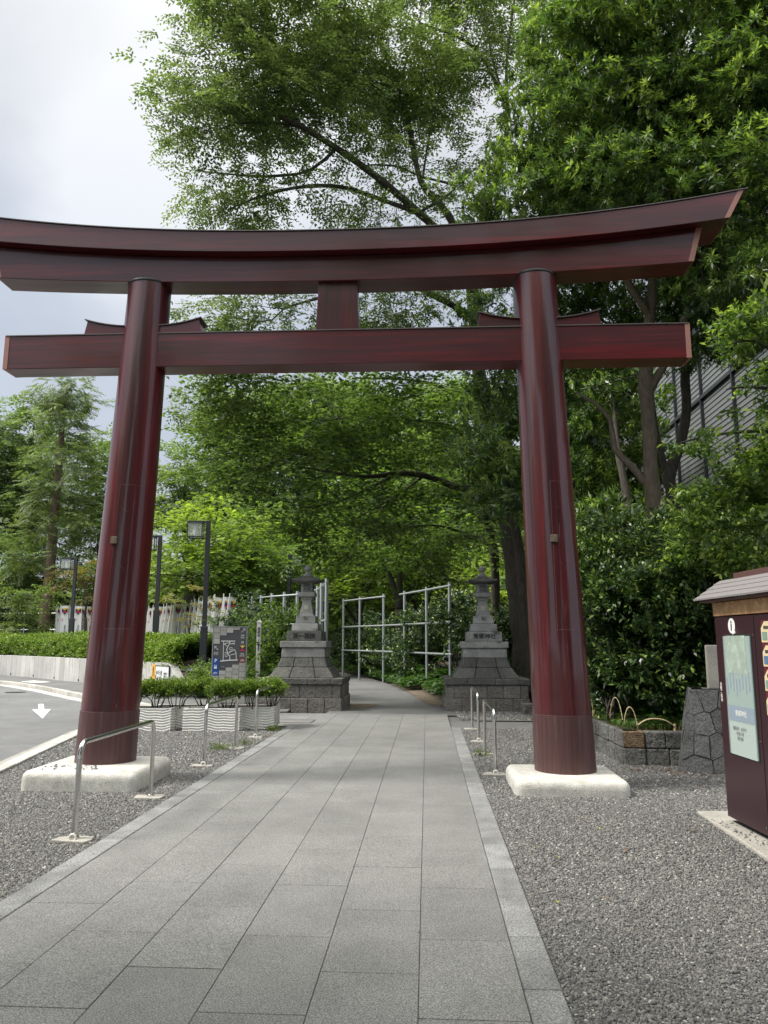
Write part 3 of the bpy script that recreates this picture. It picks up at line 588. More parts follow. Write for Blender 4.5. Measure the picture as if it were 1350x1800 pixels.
for side, bs, ts, hb in ((-1, -2.485, -2.285, .20), (1, 2.485, 2.315, .16)):
    def cx(z): return bs + (ts - bs) * (z - hb) / (5.70 - hb)
    def rr(z): return .315 - .065 * (z - hb) / (5.70 - hb)
    zs = list(np.linspace(hb - .02, 5.70, 30)); n = 64; secs = []
    for z in zs: secs.append([(cx(z) + rr(z) * math.cos(2 * math.pi * k / n), rr(z) * math.sin(2 * math.pi * k / n), z) for k in range(n)])
    pl = MB().loft(secs).build('pillar', M['lacq_v'], torii, smooth=True, autos=50)
    secs = [[(cx(z) + (rr(z) + d) * math.cos(2 * math.pi * k / n), (rr(z) + d) * math.sin(2 * math.pi * k / n), z) for k in range(n)] for z, d in ((5.688, .008), (5.70, .012), (5.712, .008))]
    MB().loft(secs).build('collar', M['dark_metal'], pl, smooth=True)
    secs = [[(cx(z) + (rr(z) + d) * math.cos(2 * math.pi * k / n), (rr(z) + d) * math.sin(2 * math.pi * k / n), z) for k in range(n)] for z, d in ((hb - .01, .006), (.74, .006), (.742, .0015))]
    MB().loft(secs).build('metal_sleeve', M['sleeve'], pl, smooth=True, autos=50)
    zq = 2.59; sx = -2.42 if side < 0 else 2.40; ox = sx - cx(zq); yy = -math.sqrt(rr(zq) ** 2 - ox ** 2)
    a = math.atan2(ox, -yy); MB().box((0, 0, 0), (.075, .03, .08), taper=1).build('wooden_plug', M['bark_brown'], pl, bevel=.006, loc=(sx, yy - .006, zq)).rotation_euler = (0, 0, a)
    # repair patches let into the lacquer: fine joint lines
    def seam(zz0, zz1, a0, a1):
        mbs = MB()
        def pt(ang, z): return (cx(z) + (rr(z) + .0012) * math.sin(ang), -(rr(z) + .0012) * math.cos(ang), z)
        mbs.tube([pt(a0 + (a1 - a0) * i / 8, zz0 + (zz1 - zz0) * i / 8) for i in range(9)], .0011, 4); return mbs
    lines = [((3.22, 3.22), (-.05, .85)), ((3.22, 1.62), (-.05, -.12)), ((1.62, 1.62), (-.12, .85)), ((2.55, 2.75), (.18, .20)), ((2.95, 2.91), (.1, .3)), ((2.35, 2.25), (.1, .45))]
    for (z0, z1), (a0, a1) in lines: seam(z0, z1, a0, a1).build('joint_line', M['seam'], pl)
def pillow(c, d, r, n=5):
    """rounded-edge block"""
    bm = bmesh.new(); bmesh.ops.create_cube(bm, size=1)
    for v in bm.verts: v.co = Vector((v.co.x * d[0], v.co.y * d[1], v.co.z * d[2]))
    bmesh.ops.bevel(bm, geom=[e for e in bm.edges if max(abs(e.verts[0].co.z), abs(e.verts[1].co.z)) > -1 and not (e.verts[0].co.z < 0 and e.verts[1].co.z < 0)], offset=r, segments=n, profile=.6, affect='EDGES')
    m = MB(); bm.verts.ensure_lookup_table(); m.add([v.co + Vector(c) for v in bm.verts], [tuple(v.index for v in f.verts) for f in bm.faces]); bm.free(); return m
for (wx, wy, hx, hy), h in zip(STONES, (.16, .20)):
    dx, dy = wx - AX, wy - AY; lx = dx * PR[0] + dy * PR[1]; ly = dx * PD[0] + dy * PD[1]
    o = pillow((0, 0, h / 2 - .10), (hx * 2, hy * 2, h + .2), .10).build('base_stone', M['white_granite'], torii, smooth=True, loc=(lx, ly, 0))

# ================================================================ stone lanterns
def ring_blocks(mb, w, d, z0, z1, n, nd, off, jit=.012, batter=0):
    g = .004; xs = [-w / 2] + sorted(-w / 2 + (i + off) * w / n for i in range(1 if off == 0 else 0, n)) + [w / 2]
    xs = sorted(set(round(x, 4) for x in xs)); ys = np.linspace(-d / 2, d / 2, nd + 1)
    for i in range(len(xs) - 1):
        for yy, sg in ((-d / 2, -1), (d / 2, 1)):
            j = random.uniform(0, jit); mb.box(((xs[i] + xs[i + 1]) / 2, yy - sg * (.10 - j), (z0 + z1) / 2), (xs[i + 1] - xs[i] - g, .20, z1 - z0 - g), val=random.random())
    for i in range(nd):
        for xx, sg in ((-w / 2, -1), (w / 2, 1)):
            j = random.uniform(0, jit * 2); y0, y1 = ys[i] + (.21 if i == 0 else 0), ys[i + 1] - (.21 if i == nd - 1 else 0)
            if y1 - y0 > .05: mb.box((xx - sg * (.10 - j), (y0 + y1) / 2, (z0 + z1) / 2), (.20, y1 - y0 - g, z1 - z0 - g), val=random.random())
    mb.box((0, 0, (z0 + z1) / 2), (w - .05, d - .05, z1 - z0), val=.2)
def text_mesh(s, size, m, parent, loc, rot, name='lettering', depth=.002, align='CENTER', vertical=False, bold=0, sx=1):
    cu = bpy.data.curves.new(name, 'FONT'); cu.body = '\n'.join(s) if vertical else s; cu.size = size; cu.align_x = align; cu.align_y = 'CENTER'; cu.extrude = depth; cu.space_line = .95 if vertical else 1.1; cu.offset = bold; cu.resolution_u = 2
    tmp = bpy.data.objects.new('tmp', cu); COL.objects.link(tmp); dg = bpy.context.evaluated_depsgraph_get(); dg.update(); me = bpy.data.meshes.new_from_object(tmp.evaluated_get(dg)); bpy.data.objects.remove(tmp); bpy.data.curves.remove(cu)
    me.materials.clear(); me.materials.append(m); me.name = name; o = bpy.data.objects.new(name, me); COL.objects.link(o); o.parent = parent; o.location = loc; o.rotation_euler = rot; o.scale = (sx, 1, 1); return o
M['ink'] = mat('black ink', (.02, .02, .025), .7); M['ink_blue'] = mat('blue ink', (.05, .06, .12), .7); M['ink_red'] = mat('red ink', (.55, .05, .06), .7); M['ink_white'] = mat('white lettering', (.8, .8, .78), .6); M['gold'] = mat('pale lettering', (.55, .52, .38), .7)
def stone_lantern(label, loc, mark, carved, tone):
    r = thing('stone_lantern', label, 'stone lantern', loc, PA, 'stone lanterns flanking the lane')
    mb = MB(); ring_blocks(mb, 1.84, 1.80, -.06, .27, 5, 3, .0, .02); mb.build('lower_course', M['ashlar'], r, bevel=.014)
    mb = MB(); ring_blocks(mb, 1.78, 1.74, .27, .56, 5, 3, .5, .02); mb.build('upper_course', M['ashlar'], r, bevel=.014)
    mb = MB()
    for a, b in ((-.93, -.42), (-.42, .18), (.18, .68), (.68, .93)): mb.box(((a + b) / 2, 0, .625), (b - a - .004, 1.84, .125), val=random.random())
    mb.build('plinth_cap', M['lantern_dark'], r, bevel=.012)
    def block(n, z0, z1, w0, w1, m, bv=.012):
        return MB().box((0, 0, (z0 + z1) / 2), (w0, w0, z1 - z0 - .002), taper=w1 / w0, val=random.random()).build(n, M[m], r, bevel=bv)
    for nm, z0, z1, w0, w1 in (('rock_tier', .69, .915, 1.46, 1.16), ('rock_tier', .917, 1.13, 1.13, .98)):
        mb = MB(); xs = [-.5, -.18, .22, .5]
        for a, b in zip(xs[:-1], xs[1:]):
            vs = []
            for z, w in ((z0, w0), (z1, w1)):
                for x, y in ((a, -.5), (b, -.5), (b, .5), (a, .5)): vs.append((x * w + (.003 if x == a else -.003), y * w, z))
            mb.add(vs, [(3, 2, 1, 0), (4, 5, 6, 7), (0, 1, 5, 4), (1, 2, 6, 5), (2, 3, 7, 6), (3, 0, 4, 7)], random.random())
        mb.build(nm, M['lantern_dark'], r, bevel=.02)
    block('dado', 1.132, 1.345, .98, .96, 'lantern'); block('cornice_slab', 1.347, 1.49, 1.04, 1.04, 'lantern')
    b1 = block('inscribed_block', 1.492, 1.71, .80, .78, 'lantern_dark' if tone else 'lantern'); block('step_block', 1.712, 1.885, .61, .58, 'lantern'); block('step_block', 1.887, 2.06, .455, .435, 'lantern')
    MB().box((0, 0, 2.08), (.36, .36, .038), taper=.9).build('shaft_foot', M['lantern'], r, bevel=.006)
    pf = [(.155, 2.10), (.140, 2.18), (.118, 2.27), (.103, 2.35), (.105, 2.41), (.128, 2.44), (.128, 2.475)]
    sh = MB().loft([[(-w, -w, z), (w, -w, z), (w, w, z), (-w, w, z)] for w, z in pf]).build('shaft', M['lantern'], r, bevel=.006)
    MB().loft([[(-w, -w, z), (w, -w, z), (w, w, z), (-w, w, z)] for w, z in ((.14, 2.477), (.19, 2.51), (.19, 2.595), (.16, 2.60))]).build('middle_slab', M['lantern'], r, bevel=.006)
    fb = MB().box((0, 0, 2.705), (.27, .27, .208)).build('fire_box', M['lantern'], r, bevel=.006)
    mb = MB(); [mb.box((x, -.139, 2.705), (.008, .012, .15)) for x in (-.075, -.025, .025, .075)]; [mb.box((0, -.1395, z), (.16, .011, .008)) for z in (2.635, 2.67, 2.705, 2.74, 2.775)]
    for s_ in (-1, 1): [mb.box((s_ * .139, x, 2.705), (.012, .008, .15)) for x in (-.075, -.025, .025, .075)]
    mb.build('lattice', M['lantern'], fb); MB().box((0, -.1365, 2.705), (.17, .006, .16)).build('lattice_recess', M['lantern_dark'], fb)
    secs = []
    for k, (w, z, up) in enumerate(((.20, 2.81, 0), (.325, 2.835, .03), (.335, 2.865, .035), (.23, 2.91, .008), (.12, 2.975, 0), (.09, 2.985, 0))):
        ring = []
        for i in range(16):
            t = i / 4; e_ = int(t); f = t - e_; cs = [(-1, -1), (1, -1), (1, 1), (-1, 1)]; a, b = cs[e_], cs[(e_ + 1) % 4]; x, y = a[0] + (b[0] - a[0]) * f, a[1] + (b[1] - a[1]) * f; c = max(0, abs(abs(x) + abs(y) - 1)) ** 2
            ring.append((x * w, y * w, z + up * c))
        secs.append(ring)
    MB().loft(secs).build('roof', M['lantern_dark'], r, smooth=True, autos=35)
    MB().lathe([(.105, 2.985), (.105, 3.015), (.075, 3.02), (.07, 3.05), (.045, 3.065), (.04, 3.085), (.075, 3.115), (.088, 3.15), (.078, 3.19), (.045, 3.215), (.012, 3.245)], 20).build('jewel', M['lantern'], r, smooth=True, autos=35)
    text_mesh(mark, .13, M['gold'], sh, (0, -.143, 2.24), (R_(80), 0, 0)); text_mesh(carved, .13, M['ink'], b1, (0, -.402, 1.60), (R_(90), 0, 0), depth=.004)
    return r
LL = stone_lantern('tall stone lantern left of the lane, its inscribed block and plinth blackened', (-1.77, 17.95, 0), '奉', '第一艦隊', True)
LR = stone_lantern('tall stone lantern right of the lane, close to the right pillar, with paler clean blocks', (2.30, 17.98, 0), '献', '東郷神社', False)
sb = thing('stone_step', 'low rough stone block by the base wall of the right stone lantern', 'stone block', (3.05, 16.5, 0), .05)
MB().box((.05, 0, .11), (.42, .36, .22)).build('block', M['wallstone'], sb, bevel=.02)

# ================================================================ street lamps
def street_lamp(label, loc, rz, ztop, proto=None):
    r = thing('street_lamp', label, 'street lamp', loc, rz, 'square lantern street lamps')
    h = ztop - loc[2]; MB().box((0, 0, h / 2 + .0), (.13, .13, h)).build('pole', M['dark_metal'], r, bevel=.008)
    MB().box((0, 0, .80), (.19, .19, 1.60)).build('pole_base', M['dark_metal'], r, bevel=.01)
    MB().box((-.28, 0, h - .035), (.62, .09, .06)).build('arm', M['dark_metal'], r, bevel=.006)
    hx = -.36; zb, zt = h - .50, h - .07; w = .21; fr = MB()
    for x in (-w, w):
        for y in (-w, w): fr.box((hx + x, y, (zb + zt) / 2), (.026, .026, zt - zb))
    for z in (zb, zt): [fr.box((hx, y, z), (2 * w + .03, .03, .03)) for y in (-w, w)]; [fr.box((hx + x, 0, z), (.03, 2 * w - .03, .028)) for x in (-w, w)]
    lh = fr.build('lamp_frame', M['dark_metal'], r)
    MB().box((hx, 0, zt + .018), (2 * w + .02, 2 * w + .02, .02)).build('lamp_lid', M['dark_metal'], lh)
    g = MB(); [g.box((hx, y, (zb + zt) / 2), (2 * w - .03, .006, zt - zb - .03)) for y in (-w, w)]; [g.box((hx + x, 0, (zb + zt) / 2), (.006, 2 * w - .03, zt - zb - .03)) for x in (-w, w)]
    g.build('glass', M['glassy'], lh); MB().lathe([(.05, zb + .06), (.07, zb + .12), (.07, zb + .30), (.045, zb + .36)], 14, (hx, 0)).build('bulb', M['cream'], lh, smooth=True)
    return r
def pxy(px, d): p = P(px, 1126, d); return float(p[0]), float(p[1])
for lab, px, d, z0, zt, rz in (('dark street lamp between the left pillar and the map board, nearest of the left lamps', 358, 22.6, .3, 5.0, .1),
                           ('dark street lamp half hidden by the right edge of the left pillar', 272.5, 26.2, .9, 5.05, .1),
                           ('dark street lamp left of the left pillar, its post rising from the clipped hedge', 124, 33, .8, 5.0, .05),
                           ('dark street lamp whose lantern hangs just behind the top of the left stone lantern', 506, 32, 0, 5.05, math.pi - .1),
                           ('dark street lamp showing past the right edge of the right pillar', 1042, 21.4, 0, 5.0, .0),
                           ('small distant street lamp under the trees at the far left edge', 32, 46, .8, 5.5, .0)):
    x, y = pxy(px, d); street_lamp(lab, (x, y, z0), rz, zt)

# ================================================================ handrails
def handrail(label, s, t0, t1):
    r = thing('handrail', label, 'handrail', S(s, t0), PA, 'stainless handrails beside the path'); ln = t1 - t0; h = .72; pts = [(0, 0, .0), (0, 0, h - .12)]
    for i in range(1, 7): a = i / 6 * math.pi / 2; pts.append((0, .09 * (1 - math.cos(a)) / 1, h - .12 + .12 * math.sin(a) - 0))
    for i in range(0, 7): a = i / 6 * math.pi / 2; pts.append((0, ln - .09 + .09 * math.sin(a), h - .12 * (1 - math.cos(a))))
    pts.append((0, ln, 0)); MB().tube(pts, .0215, 14).build('rail', M['steel'], r, smooth=True)
    for i, y in enumerate((0, ln)):
        j = lambda: random.uniform(-.025, .025); MB().prism([(-.14 + j(), y - .08 + j()), (.11 + j(), y - .09 + j()), (.13 + j(), y - .01 + j()), (.10 + j(), y + .07 + j()), (-.05 + j(), y + .08 + j()), (-.13 + j(), y + .05 + j())], -.03, .022).build('footing_pad', M['pad'], r, bevel=.006)
        MB().lathe([(.0, .022), (.036, .023), (.036, .034), (.024, .040), (.0, .040)], 18, (0, y), cap=False).build('flange', M['steel'], r, smooth=True)
    # ring tag at the foot of the near post
    m = MB(); pts = [(.024 * math.cos(a), -.035, .034 + .024 * math.sin(a)) for a in np.linspace(0, 2 * math.pi, 25)]; m.tube(pts, .008, 8); m.build('ring', M['cream'], r, smooth=True)
    MB().lathe([(0, 0), (.018, 0), (.018, .012), (0, .014)], 14).build('bolt', M['steel'], r, loc=(0, -.024, .034)).rotation_euler = (R_(90), 0, 0)
    return r
handrail('stainless handrail nearest the camera, in front of the left pillar', -2.67, 6.0, 7.62)
handrail('stainless handrail in the left gravel, in front of the wavy planters', -2.69, 9.5, 11.05)
handrail('stainless handrail beside the last planter near the left stone lantern', -2.68, 12.3, 14.15)
handrail('nearer stainless handrail of the two right of the path', .765, 9.15, 10.75)
handrail('farther stainless handrail of the two right of the path', .765, 12.05, 13.7)

# ================================================================ planters with wavy ribs, and their clipped azaleas
def wavy_planter(label, c, rz, w=.95, d=.45, h=.37):
    r = thing('planter', label, 'planter', c, rz, 'cream planters with wavy ribs'); mb = MB(); per = []
    for a, b in (((-w / 2, -d / 2), (w / 2, -d / 2)), ((w / 2, -d / 2), (w / 2, d / 2)), ((w / 2, d / 2), (-w / 2, d / 2)), ((-w / 2, d / 2), (-w / 2, -d / 2))):
        n = int(np.hypot(b[0] - a[0], b[1] - a[1]) / .022)
        for i in range(n): f = i / n; per.append((a[0] + (b[0] - a[0]) * f, a[1] + (b[1] - a[1]) * f, b[1] - a[1], -(b[0] - a[0])))
    nz_ = 74; n = len(per); vs = []
    for j in range(nz_ + 1):
        z = h * j / nz_
        for i, (x, y, nx, ny) in enumerate(per):
            l = math.hypot(nx, ny); u = i * .022; ph = z / .043 + .30 * math.sin(u * 11) + .22 * math.sin(u * 23 + 1.3); fr = ph - math.floor(ph); rib = max(0, 1 - (abs(fr - .5) / .42) ** 4) if abs(fr - .5) < .42 else 0; o = -.014 * (1 - rib)
            vs.append((x + nx / l * o, y + ny / l * o, z))
    fs = [(j * n + i, j * n + (i + 1) % n, (j + 1) * n + (i + 1) % n, (j + 1) * n + i) for j in range(nz_) for i in range(n)]; mb.add(vs, fs, .5)
    mb.build('ribbed_box', M['cream'], r, smooth=True, autos=60)
    rm = MB(); t_ = .035
    for cc, dd in (((0, -d / 2 + t_ / 2, h), (w, t_, .012)), ((0, d / 2 - t_ / 2, h), (w, t_, .012)), ((-w / 2 + t_ / 2, 0, h), (t_, d - 2 * t_, .012)), ((w / 2 - t_ / 2, 0, h), (t_, d - 2 * t_, .012))): rm.box(cc, dd)
    rm.build('rim', M['cream'], r); MB().box((0, 0, h - .04), (w - .06, d - .06, .03)).build('soil', M['earth'], r); return r
PL = [('cream wavy ribbed planter half hidden behind the foot of the left pillar', -4.05, 13.42), ('cream wavy ribbed planter set back between two others, second from the left', -3.18, 13.72), ('cream wavy ribbed planter behind the middle handrail, widest in view', -2.83, 13.42), ('cream wavy ribbed planter at the right end, beside the paved path', -2.02, 13.70)]
px_ = [(-4.02, 13.45), (-3.50, 13.80), (-2.87, 13.45), (-2.34, 13.80)]
for (lab, *_), (x, y) in zip(PL, px_): wavy_planter(lab, (x, y, 0), -.02)
def azalea(label, x, y, wx, wy, n, z0=.36):
    r = thing('azalea_bush', label, 'azalea bush', (x, y, z0 - .02), 0, 'clipped azaleas in the planters'); mb = MB(); st = []
    for i in range(7):
        a = random.uniform(-wx * .35, wx * .35); b = random.uniform(-wy * .2, wy * .2); tp = (a * 1.6 + random.uniform(-.08, .08), b * 1.5, .30 + random.uniform(-.05, .06)); mb.tube([(a * .6, b * .6, 0), (a + random.uniform(-.03, .03), b, .14), tp], [.011, .008, .004], 6); st.append(tp)
    mb.build('stem', M['bark_brown'], r, smooth=True); u = rng.random((n, 3)); p = np.stack([(u[:, 0] - .5) * wx, (u[:, 1] - .5) * wy, .15 + .25 * u[:, 2] ** .7 * (1 - .5 * abs(u[:, 0] * 2 - 1) ** 4)], 1); k = np.where(p[:, 2] < .24, rng.random(n) < .45, True) & (np.sin(p[:, 0] * 19 + x * 5) * .07 + .27 > -p[:, 2] + .40 - .0) | (p[:, 2] > .27); p = p[k]
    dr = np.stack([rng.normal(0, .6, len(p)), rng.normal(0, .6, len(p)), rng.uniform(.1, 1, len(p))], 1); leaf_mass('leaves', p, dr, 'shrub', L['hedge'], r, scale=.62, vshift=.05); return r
for i, (lab, x, y, wx) in enumerate((('clipped azalea showing just right of the left pillar', -3.90, 13.5, .50), ('clipped azalea second from the left pillar, in the first planter', -3.55, 13.6, .5), ('clipped azalea in the set back planter', -3.12, 13.9, .5), ('clipped azalea above the middle of the planter row', -2.68, 13.5, .62), ('clipped azalea in front of the map board leg', -2.22, 13.62, .60), ('clipped azalea at the right end of the planter row by the last handrail', -1.98, 13.95, .42), ('clipped azalea just left of the left pillar', -4.3, 13.5, .5))):
    azalea(lab, x, y, wx, .42, 420)

# ================================================================ map board
x, y = pxy(404, 18.3)
bdz = thing('map_board', 'grey stone tiled map board with white route map, parking symbols and arrows', 'information board', (x, y, 0), .10)
M['board'] = mat('board grey', (.085, .088, .092), .5); M['frame_grey'] = mat('frame', (.36, .36, .35), .45, .4); M['tile'] = stone_mat('board tile', (.42, .41, .38), (.48, .47, .44), 90, 5, .7, .2, .002, .15, grain=.12)
M['blue'] = mat('parking blue', (.02, .09, .36), .5); M['brown_sign'] = mat('brown red sign', (.20, .06, .06), .5); M['red'] = mat('flag red', (.62, .03, .04), .6); M['yel'] = mat('flag yellow', (.80, .58, .04), .6); M['navy'] = mat('flag blue', (.03, .04, .18), .6)
BW, BH = .76, 1.30; z0 = .50
MB().box((0, .05, z0 + BH / 2), (BW, .09, BH)).build('panel', M['board'], bdz, bevel=.003)
mb = MB(); [mb.box((sx_ * (BW / 2 + .011), .045, z0 + BH / 2), (.02, .12, BH + .03)) for sx_ in (-1, 1)]; mb.box((0, .045, z0 + BH + .012), (BW, .12, .022)); mb.build('frame', M['frame_grey'], bdz)
MB().box((.30, .06, .24), (.17, .08, .50)).build('leg', M['tile'], bdz, bevel=.004); MB().box((-.30, .06, .24), (.17, .08, .50)).build('leg', M['tile'], bdz, bevel=.004)
mb = MB(); cw = BW / 5; th = .128; cov = [[(0, 3), (8.1, 11)], [(0, 1.5), (7.75, 11)], [(0, 1.0), (7.2, 11)], [(0, .5), (6.7, 11)], [(6.2, 11)]]
for c in range(5):
    for (a, b) in cov[c]:
        k = a
        while k < b - .01:
            e_ = min(k + 1, b, (math.floor(k / 1) + 1) if c % 2 == 0 else (math.floor(k + .5) + .5)); zt_, zb_ = z0 + BH - k * th, z0 + BH - e_ * th
            if zb_ < z0: zb_ = z0
            if zt_ - zb_ > .02: mb.box((-BW / 2 + (c + .5) * cw, -.001, (zt_ + zb_) / 2), (cw - .008, .02, zt_ - zb_ - .008), val=random.random())
            k = e_
mb.build('stone_tiles', M['tile'], bdz, bevel=.003)
def Bp(u, v): return (-BW / 2 + u * BW, z0 + BH * (1 - v))
def flat(poly, y0=-.006, th_=.004):       # polygon on the front face
    n = len(poly); vs = [(a, y0, b) for a, b in poly] + [(a, y0 + th_, b) for a, b in poly]; return vs, [tuple(range(n)), tuple(range(n, 2 * n))[::-1]] + [(i, (i + 1) % n, n + (i + 1) % n, n + i) for i in range(n)]
def stroke(mb, pts, w=.014):
    pts = [Bp(*p) for p in pts]
    for (a, b) in zip(pts[:-1], pts[1:]):
        dx, dz = b[0] - a[0], b[1] - a[1]; l = math.hypot(dx, dz) + 1e-6; nx, nz_2 = -dz / l * w / 2, dx / l * w / 2; mb.add(*flat([(a[0] + nx, a[1] + nz_2), (b[0] + nx, b[1] + nz_2), (b[0] - nx, b[1] - nz_2), (a[0] - nx, a[1] - nz_2)], -.006 - random.random() * .002))
mb = MB()
# crop coordinates of the board: u=(x-185)/510, v=(y-180)/985
cv = lambda pts: [((x - 190) / 510 + (y - 180) * .00006, (y - 180) / 985) for x, y in pts]
for w, pts in ((.018, [(305, 420), (520, 420)]), (.012, [(342, 425), (338, 600), (335, 760)]), (.014, [(435, 425), (440, 460), (470, 470), (515, 450)]), (.016, [(440, 460), (410, 510), (390, 560), (400, 610), (410, 650), (438, 680), (440, 750)]), (.012, [(342, 470), (435, 445)]), (.012, [(345, 468), (400, 510)]), (.024, [(290, 770), (420, 755), (560, 750)]), (.014, [(405, 640), (510, 565), (535, 630), (538, 745)]), (.012, [(445, 665), (530, 640)]), (.012, [(480, 455), (512, 478)]), (.010, [(430, 610), (490, 580)]), (.009, [(430, 540), (470, 530), (480, 560), (440, 575), (430, 540)]), (.008, [(365, 620), (395, 620), (395, 690), (365, 690), (365, 620)])): stroke(mb, cv(pts), w)
mb.build('route_map', M['ink_white'], bdz)
def sq(mname, u0, v0, u1, v1, name): a, b = Bp(u0, v0), Bp(u1, v1); m = MB(); m.add(*flat([(a[0], a[1]), (b[0], a[1]), (b[0], b[1]), (a[0], b[1])], -.0135, .012)); return m.build(name, M[mname], bdz)
sq('blue', .0, .545, .195, .64, 'parking_sign'); sq('blue', .0, .648, .195, .75, 'parking_sign'); sq('blue', .0, .758, .195, .855, 'parking_sign'); sq('brown_sign', .80, .535, .995, .63, 'cycle_sign')
def bt(s, size, u, v, m='ink_white', y_=-.017, **k): a = Bp(u, v); return text_mesh(s, size, M[m], bdz, (a[0], y_, a[1]), (R_(90), 0, 0), **k)
bt('P', .11, .097, .592, bold=.003)
mb = MB(); a = Bp(.097, .70); mb.box((a[0], -.016, a[1] - .015), (.062, .004, .05)); mb.box((a[0] - .017, -.016, a[1] + .032), (.018, .004, .03)); mb.box((a[0] + .017, -.016, a[1] + .032), (.018, .004, .02)); mb.build('bus_symbol', M['ink_white'], bdz)
for u, v in ((.097, .806), (.9, .583)):
    a = Bp(u, v); mb = MB()
    for sx_ in (-.024, .024): mb.tube([(a[0] + sx_ + .017 * math.cos(t_), -.016, a[1] - .008 + .017 * math.sin(t_)) for t_ in np.linspace(0, 6.283, 15)], .0035, 5)
    mb.tube([(a[0] - .024, -.016, a[1] - .008), (a[0] - .006, -.016, a[1] + .018), (a[0] + .014, -.016, a[1] + .018), (a[0] + .024, -.016, a[1] - .008)], .003, 5); mb.build('cycle_symbol', M['ink_white'], bdz)
bt('原宿駅\n竹下口', .036, .097, .47); bt('東郷\n神社', .045, .89, .165); bt('東郷\n記念館', .040, .89, .49)
for (u, v, dx) in ((.9, .055, 1), (.10, .37, -1)):
    a = Bp(u, v); m = MB(); r0 = lambda p, q: stroke(m, [(u + p[0] * dx * .055, v + p[1] * .032), (u + q[0] * dx * .055, v + q[1] * .032)], .010); r0((-1, 1), (1, -1)); r0((-.3, -1), (1, -1)); r0((1, -1), (1, .35)); m.build('arrow', M['ink_white'], bdz)
a = Bp(.89, .27); mb = MB(); mb.box((a[0], -.008, a[1] + .02), (.06, .006, .009)); mb.box((a[0], -.0085, a[1] + .006), (.05, .006, .006)); [mb.box((a[0] + s_ * .017, -.0075, a[1] - .008), (.007, .006, .05)) for s_ in (-1, 1)]; mb.build('gate_symbol', M['ink_white'], bdz)
def zflag(parent, cx_, cz, w, h, y0, name='emblem'):
    for nm, mm, tri in (('emblem', 'yel', [(-1, 1), (0, 0), (1, 1)]), ('emblem', 'ink', [(1, 1), (0, 0), (1, -1)]), ('emblem', 'red', [(-1, -1), (0, 0), (1, -1)]), ('emblem', 'navy', [(-1, 1), (-1, -1), (0, 0)])):
        m = MB(); m.add(*flat([(cx_ + a * w / 2, cz + b * h / 2) for a, b in tri], y0, .003)); m.build(nm, M[mm], parent)
a = Bp(.895, .37); zflag(bdz, a[0], a[1], .125, .12, -.008)
bt('現在地ここ', .018, .33, .70, align='CENTER')
cb_ = thing('control_box', 'narrow grey metal cabinet standing against the left side of the map board', 'cabinet', pxy(383, 18.6) + (0,), .1)
MB().box((0, 0, .62), (.14, .25, 1.24)).build('cabinet_body', M['frame_grey'], cb_, bevel=.006); MB().box((0, -.128, 1.12), (.05, .006, .10)).build('vent', M['dark_metal'], cb_); MB().box((.035, -.13, .85), (.012, .012, .05)).build('handle', M['steel'], cb_)

# ================================================================ white peace pole behind the bushes
x, y = pxy(455, 19.4); pp = thing('sign_post', 'slim white square post with black vertical writing, rising from the shrubs by the left lantern', 'sign post', (x, y, .2), .05)
MB().box((0, 0, .86), (.105, .105, 1.72)).build('post', M['cream'], pp, bevel=.004); MB().loft([[(-w, -w, z), (w, -w, z), (w, w, z), (-w, w, z)] for w, z in ((.053, 1.722), (.062, 1.75), (.045, 1.775), (.008, 1.82))]).build('cap', M['cream'], pp)
text_mesh('青健会', .085, M['ink'], pp, (0, -.056, 1.50), (R_(90), 0, 0), vertical=True); text_mesh('原宿東郷会', .045, M['ink'], pp, (0, -.056, 1.15), (R_(90), 0, 0), vertical=True)

# ================================================================ concrete wall with warning sign, hedges, banners
wl = thing('concrete_wall', 'low pale board marked concrete wall curving along the far side of the road', 'wall', (-11, 28, 0), 0)
wp = [(-40, 42.5), (-24, 36.5), (-16.4, 33.2), (-11.3, 28.3), (-8.0, 24.6), (-6.05, 22.5)]
o, _ = spline([(a, b, 0) for a, b in wp], [1] * len(wp), .5); mb = MB(); d = np.r_[0, np.cumsum(np.linalg.norm(np.diff(o, axis=0), axis=1))]; f = lambda s_: np.array([np.interp(s_, d, o[:, 0]), np.interp(s_, d, o[:, 1])])
k = int(d[-1] / 2.15)
for i in range(k):
    for j in range(5):
        a, b = f((i + j / 5) * d[-1] / k + (.012 if j == 0 else .0015)), f((i + (j + 1) / 5) * d[-1] / k - (.012 if j == 4 else .0015)); v = unit(b - a); nr = np.array([-v[1], v[0]]) * .125
        mb.prism([a - nr - (11 * 0), b - nr, b + nr, a + nr], -.05, .86, random.random())
E_ = f(d[-1]); v = unit(f(d[-1]) - f(d[-1] - 1)); nr = np.array([-v[1], v[0]]) * .125
e2 = E_ + v * .95; mb.add([(E_[0] - nr[0], E_[1] - nr[1], -.05), (E_[0] + nr[0], E_[1] + nr[1], -.05), (E_[0] + nr[0], E_[1] + nr[1], .86), (E_[0] - nr[0], E_[1] - nr[1], .86), (e2[0] - nr[0], e2[1] - nr[1], -.05), (e2[0] + nr[0], e2[1] + nr[1], -.05), (e2[0] + nr[0], e2[1] + nr[1], .02), (e2[0] - nr[0], e2[1] - nr[1], .02)], [(3, 2, 1, 0), (4, 5, 6, 7), (0, 1, 5, 4), (1, 2, 6, 5), (2, 3, 7, 6), (3, 0, 4, 7)])
part_at(mb.build('wall_body', M['concrete'], bevel=.01, seg=1), wl)
mb = MB()
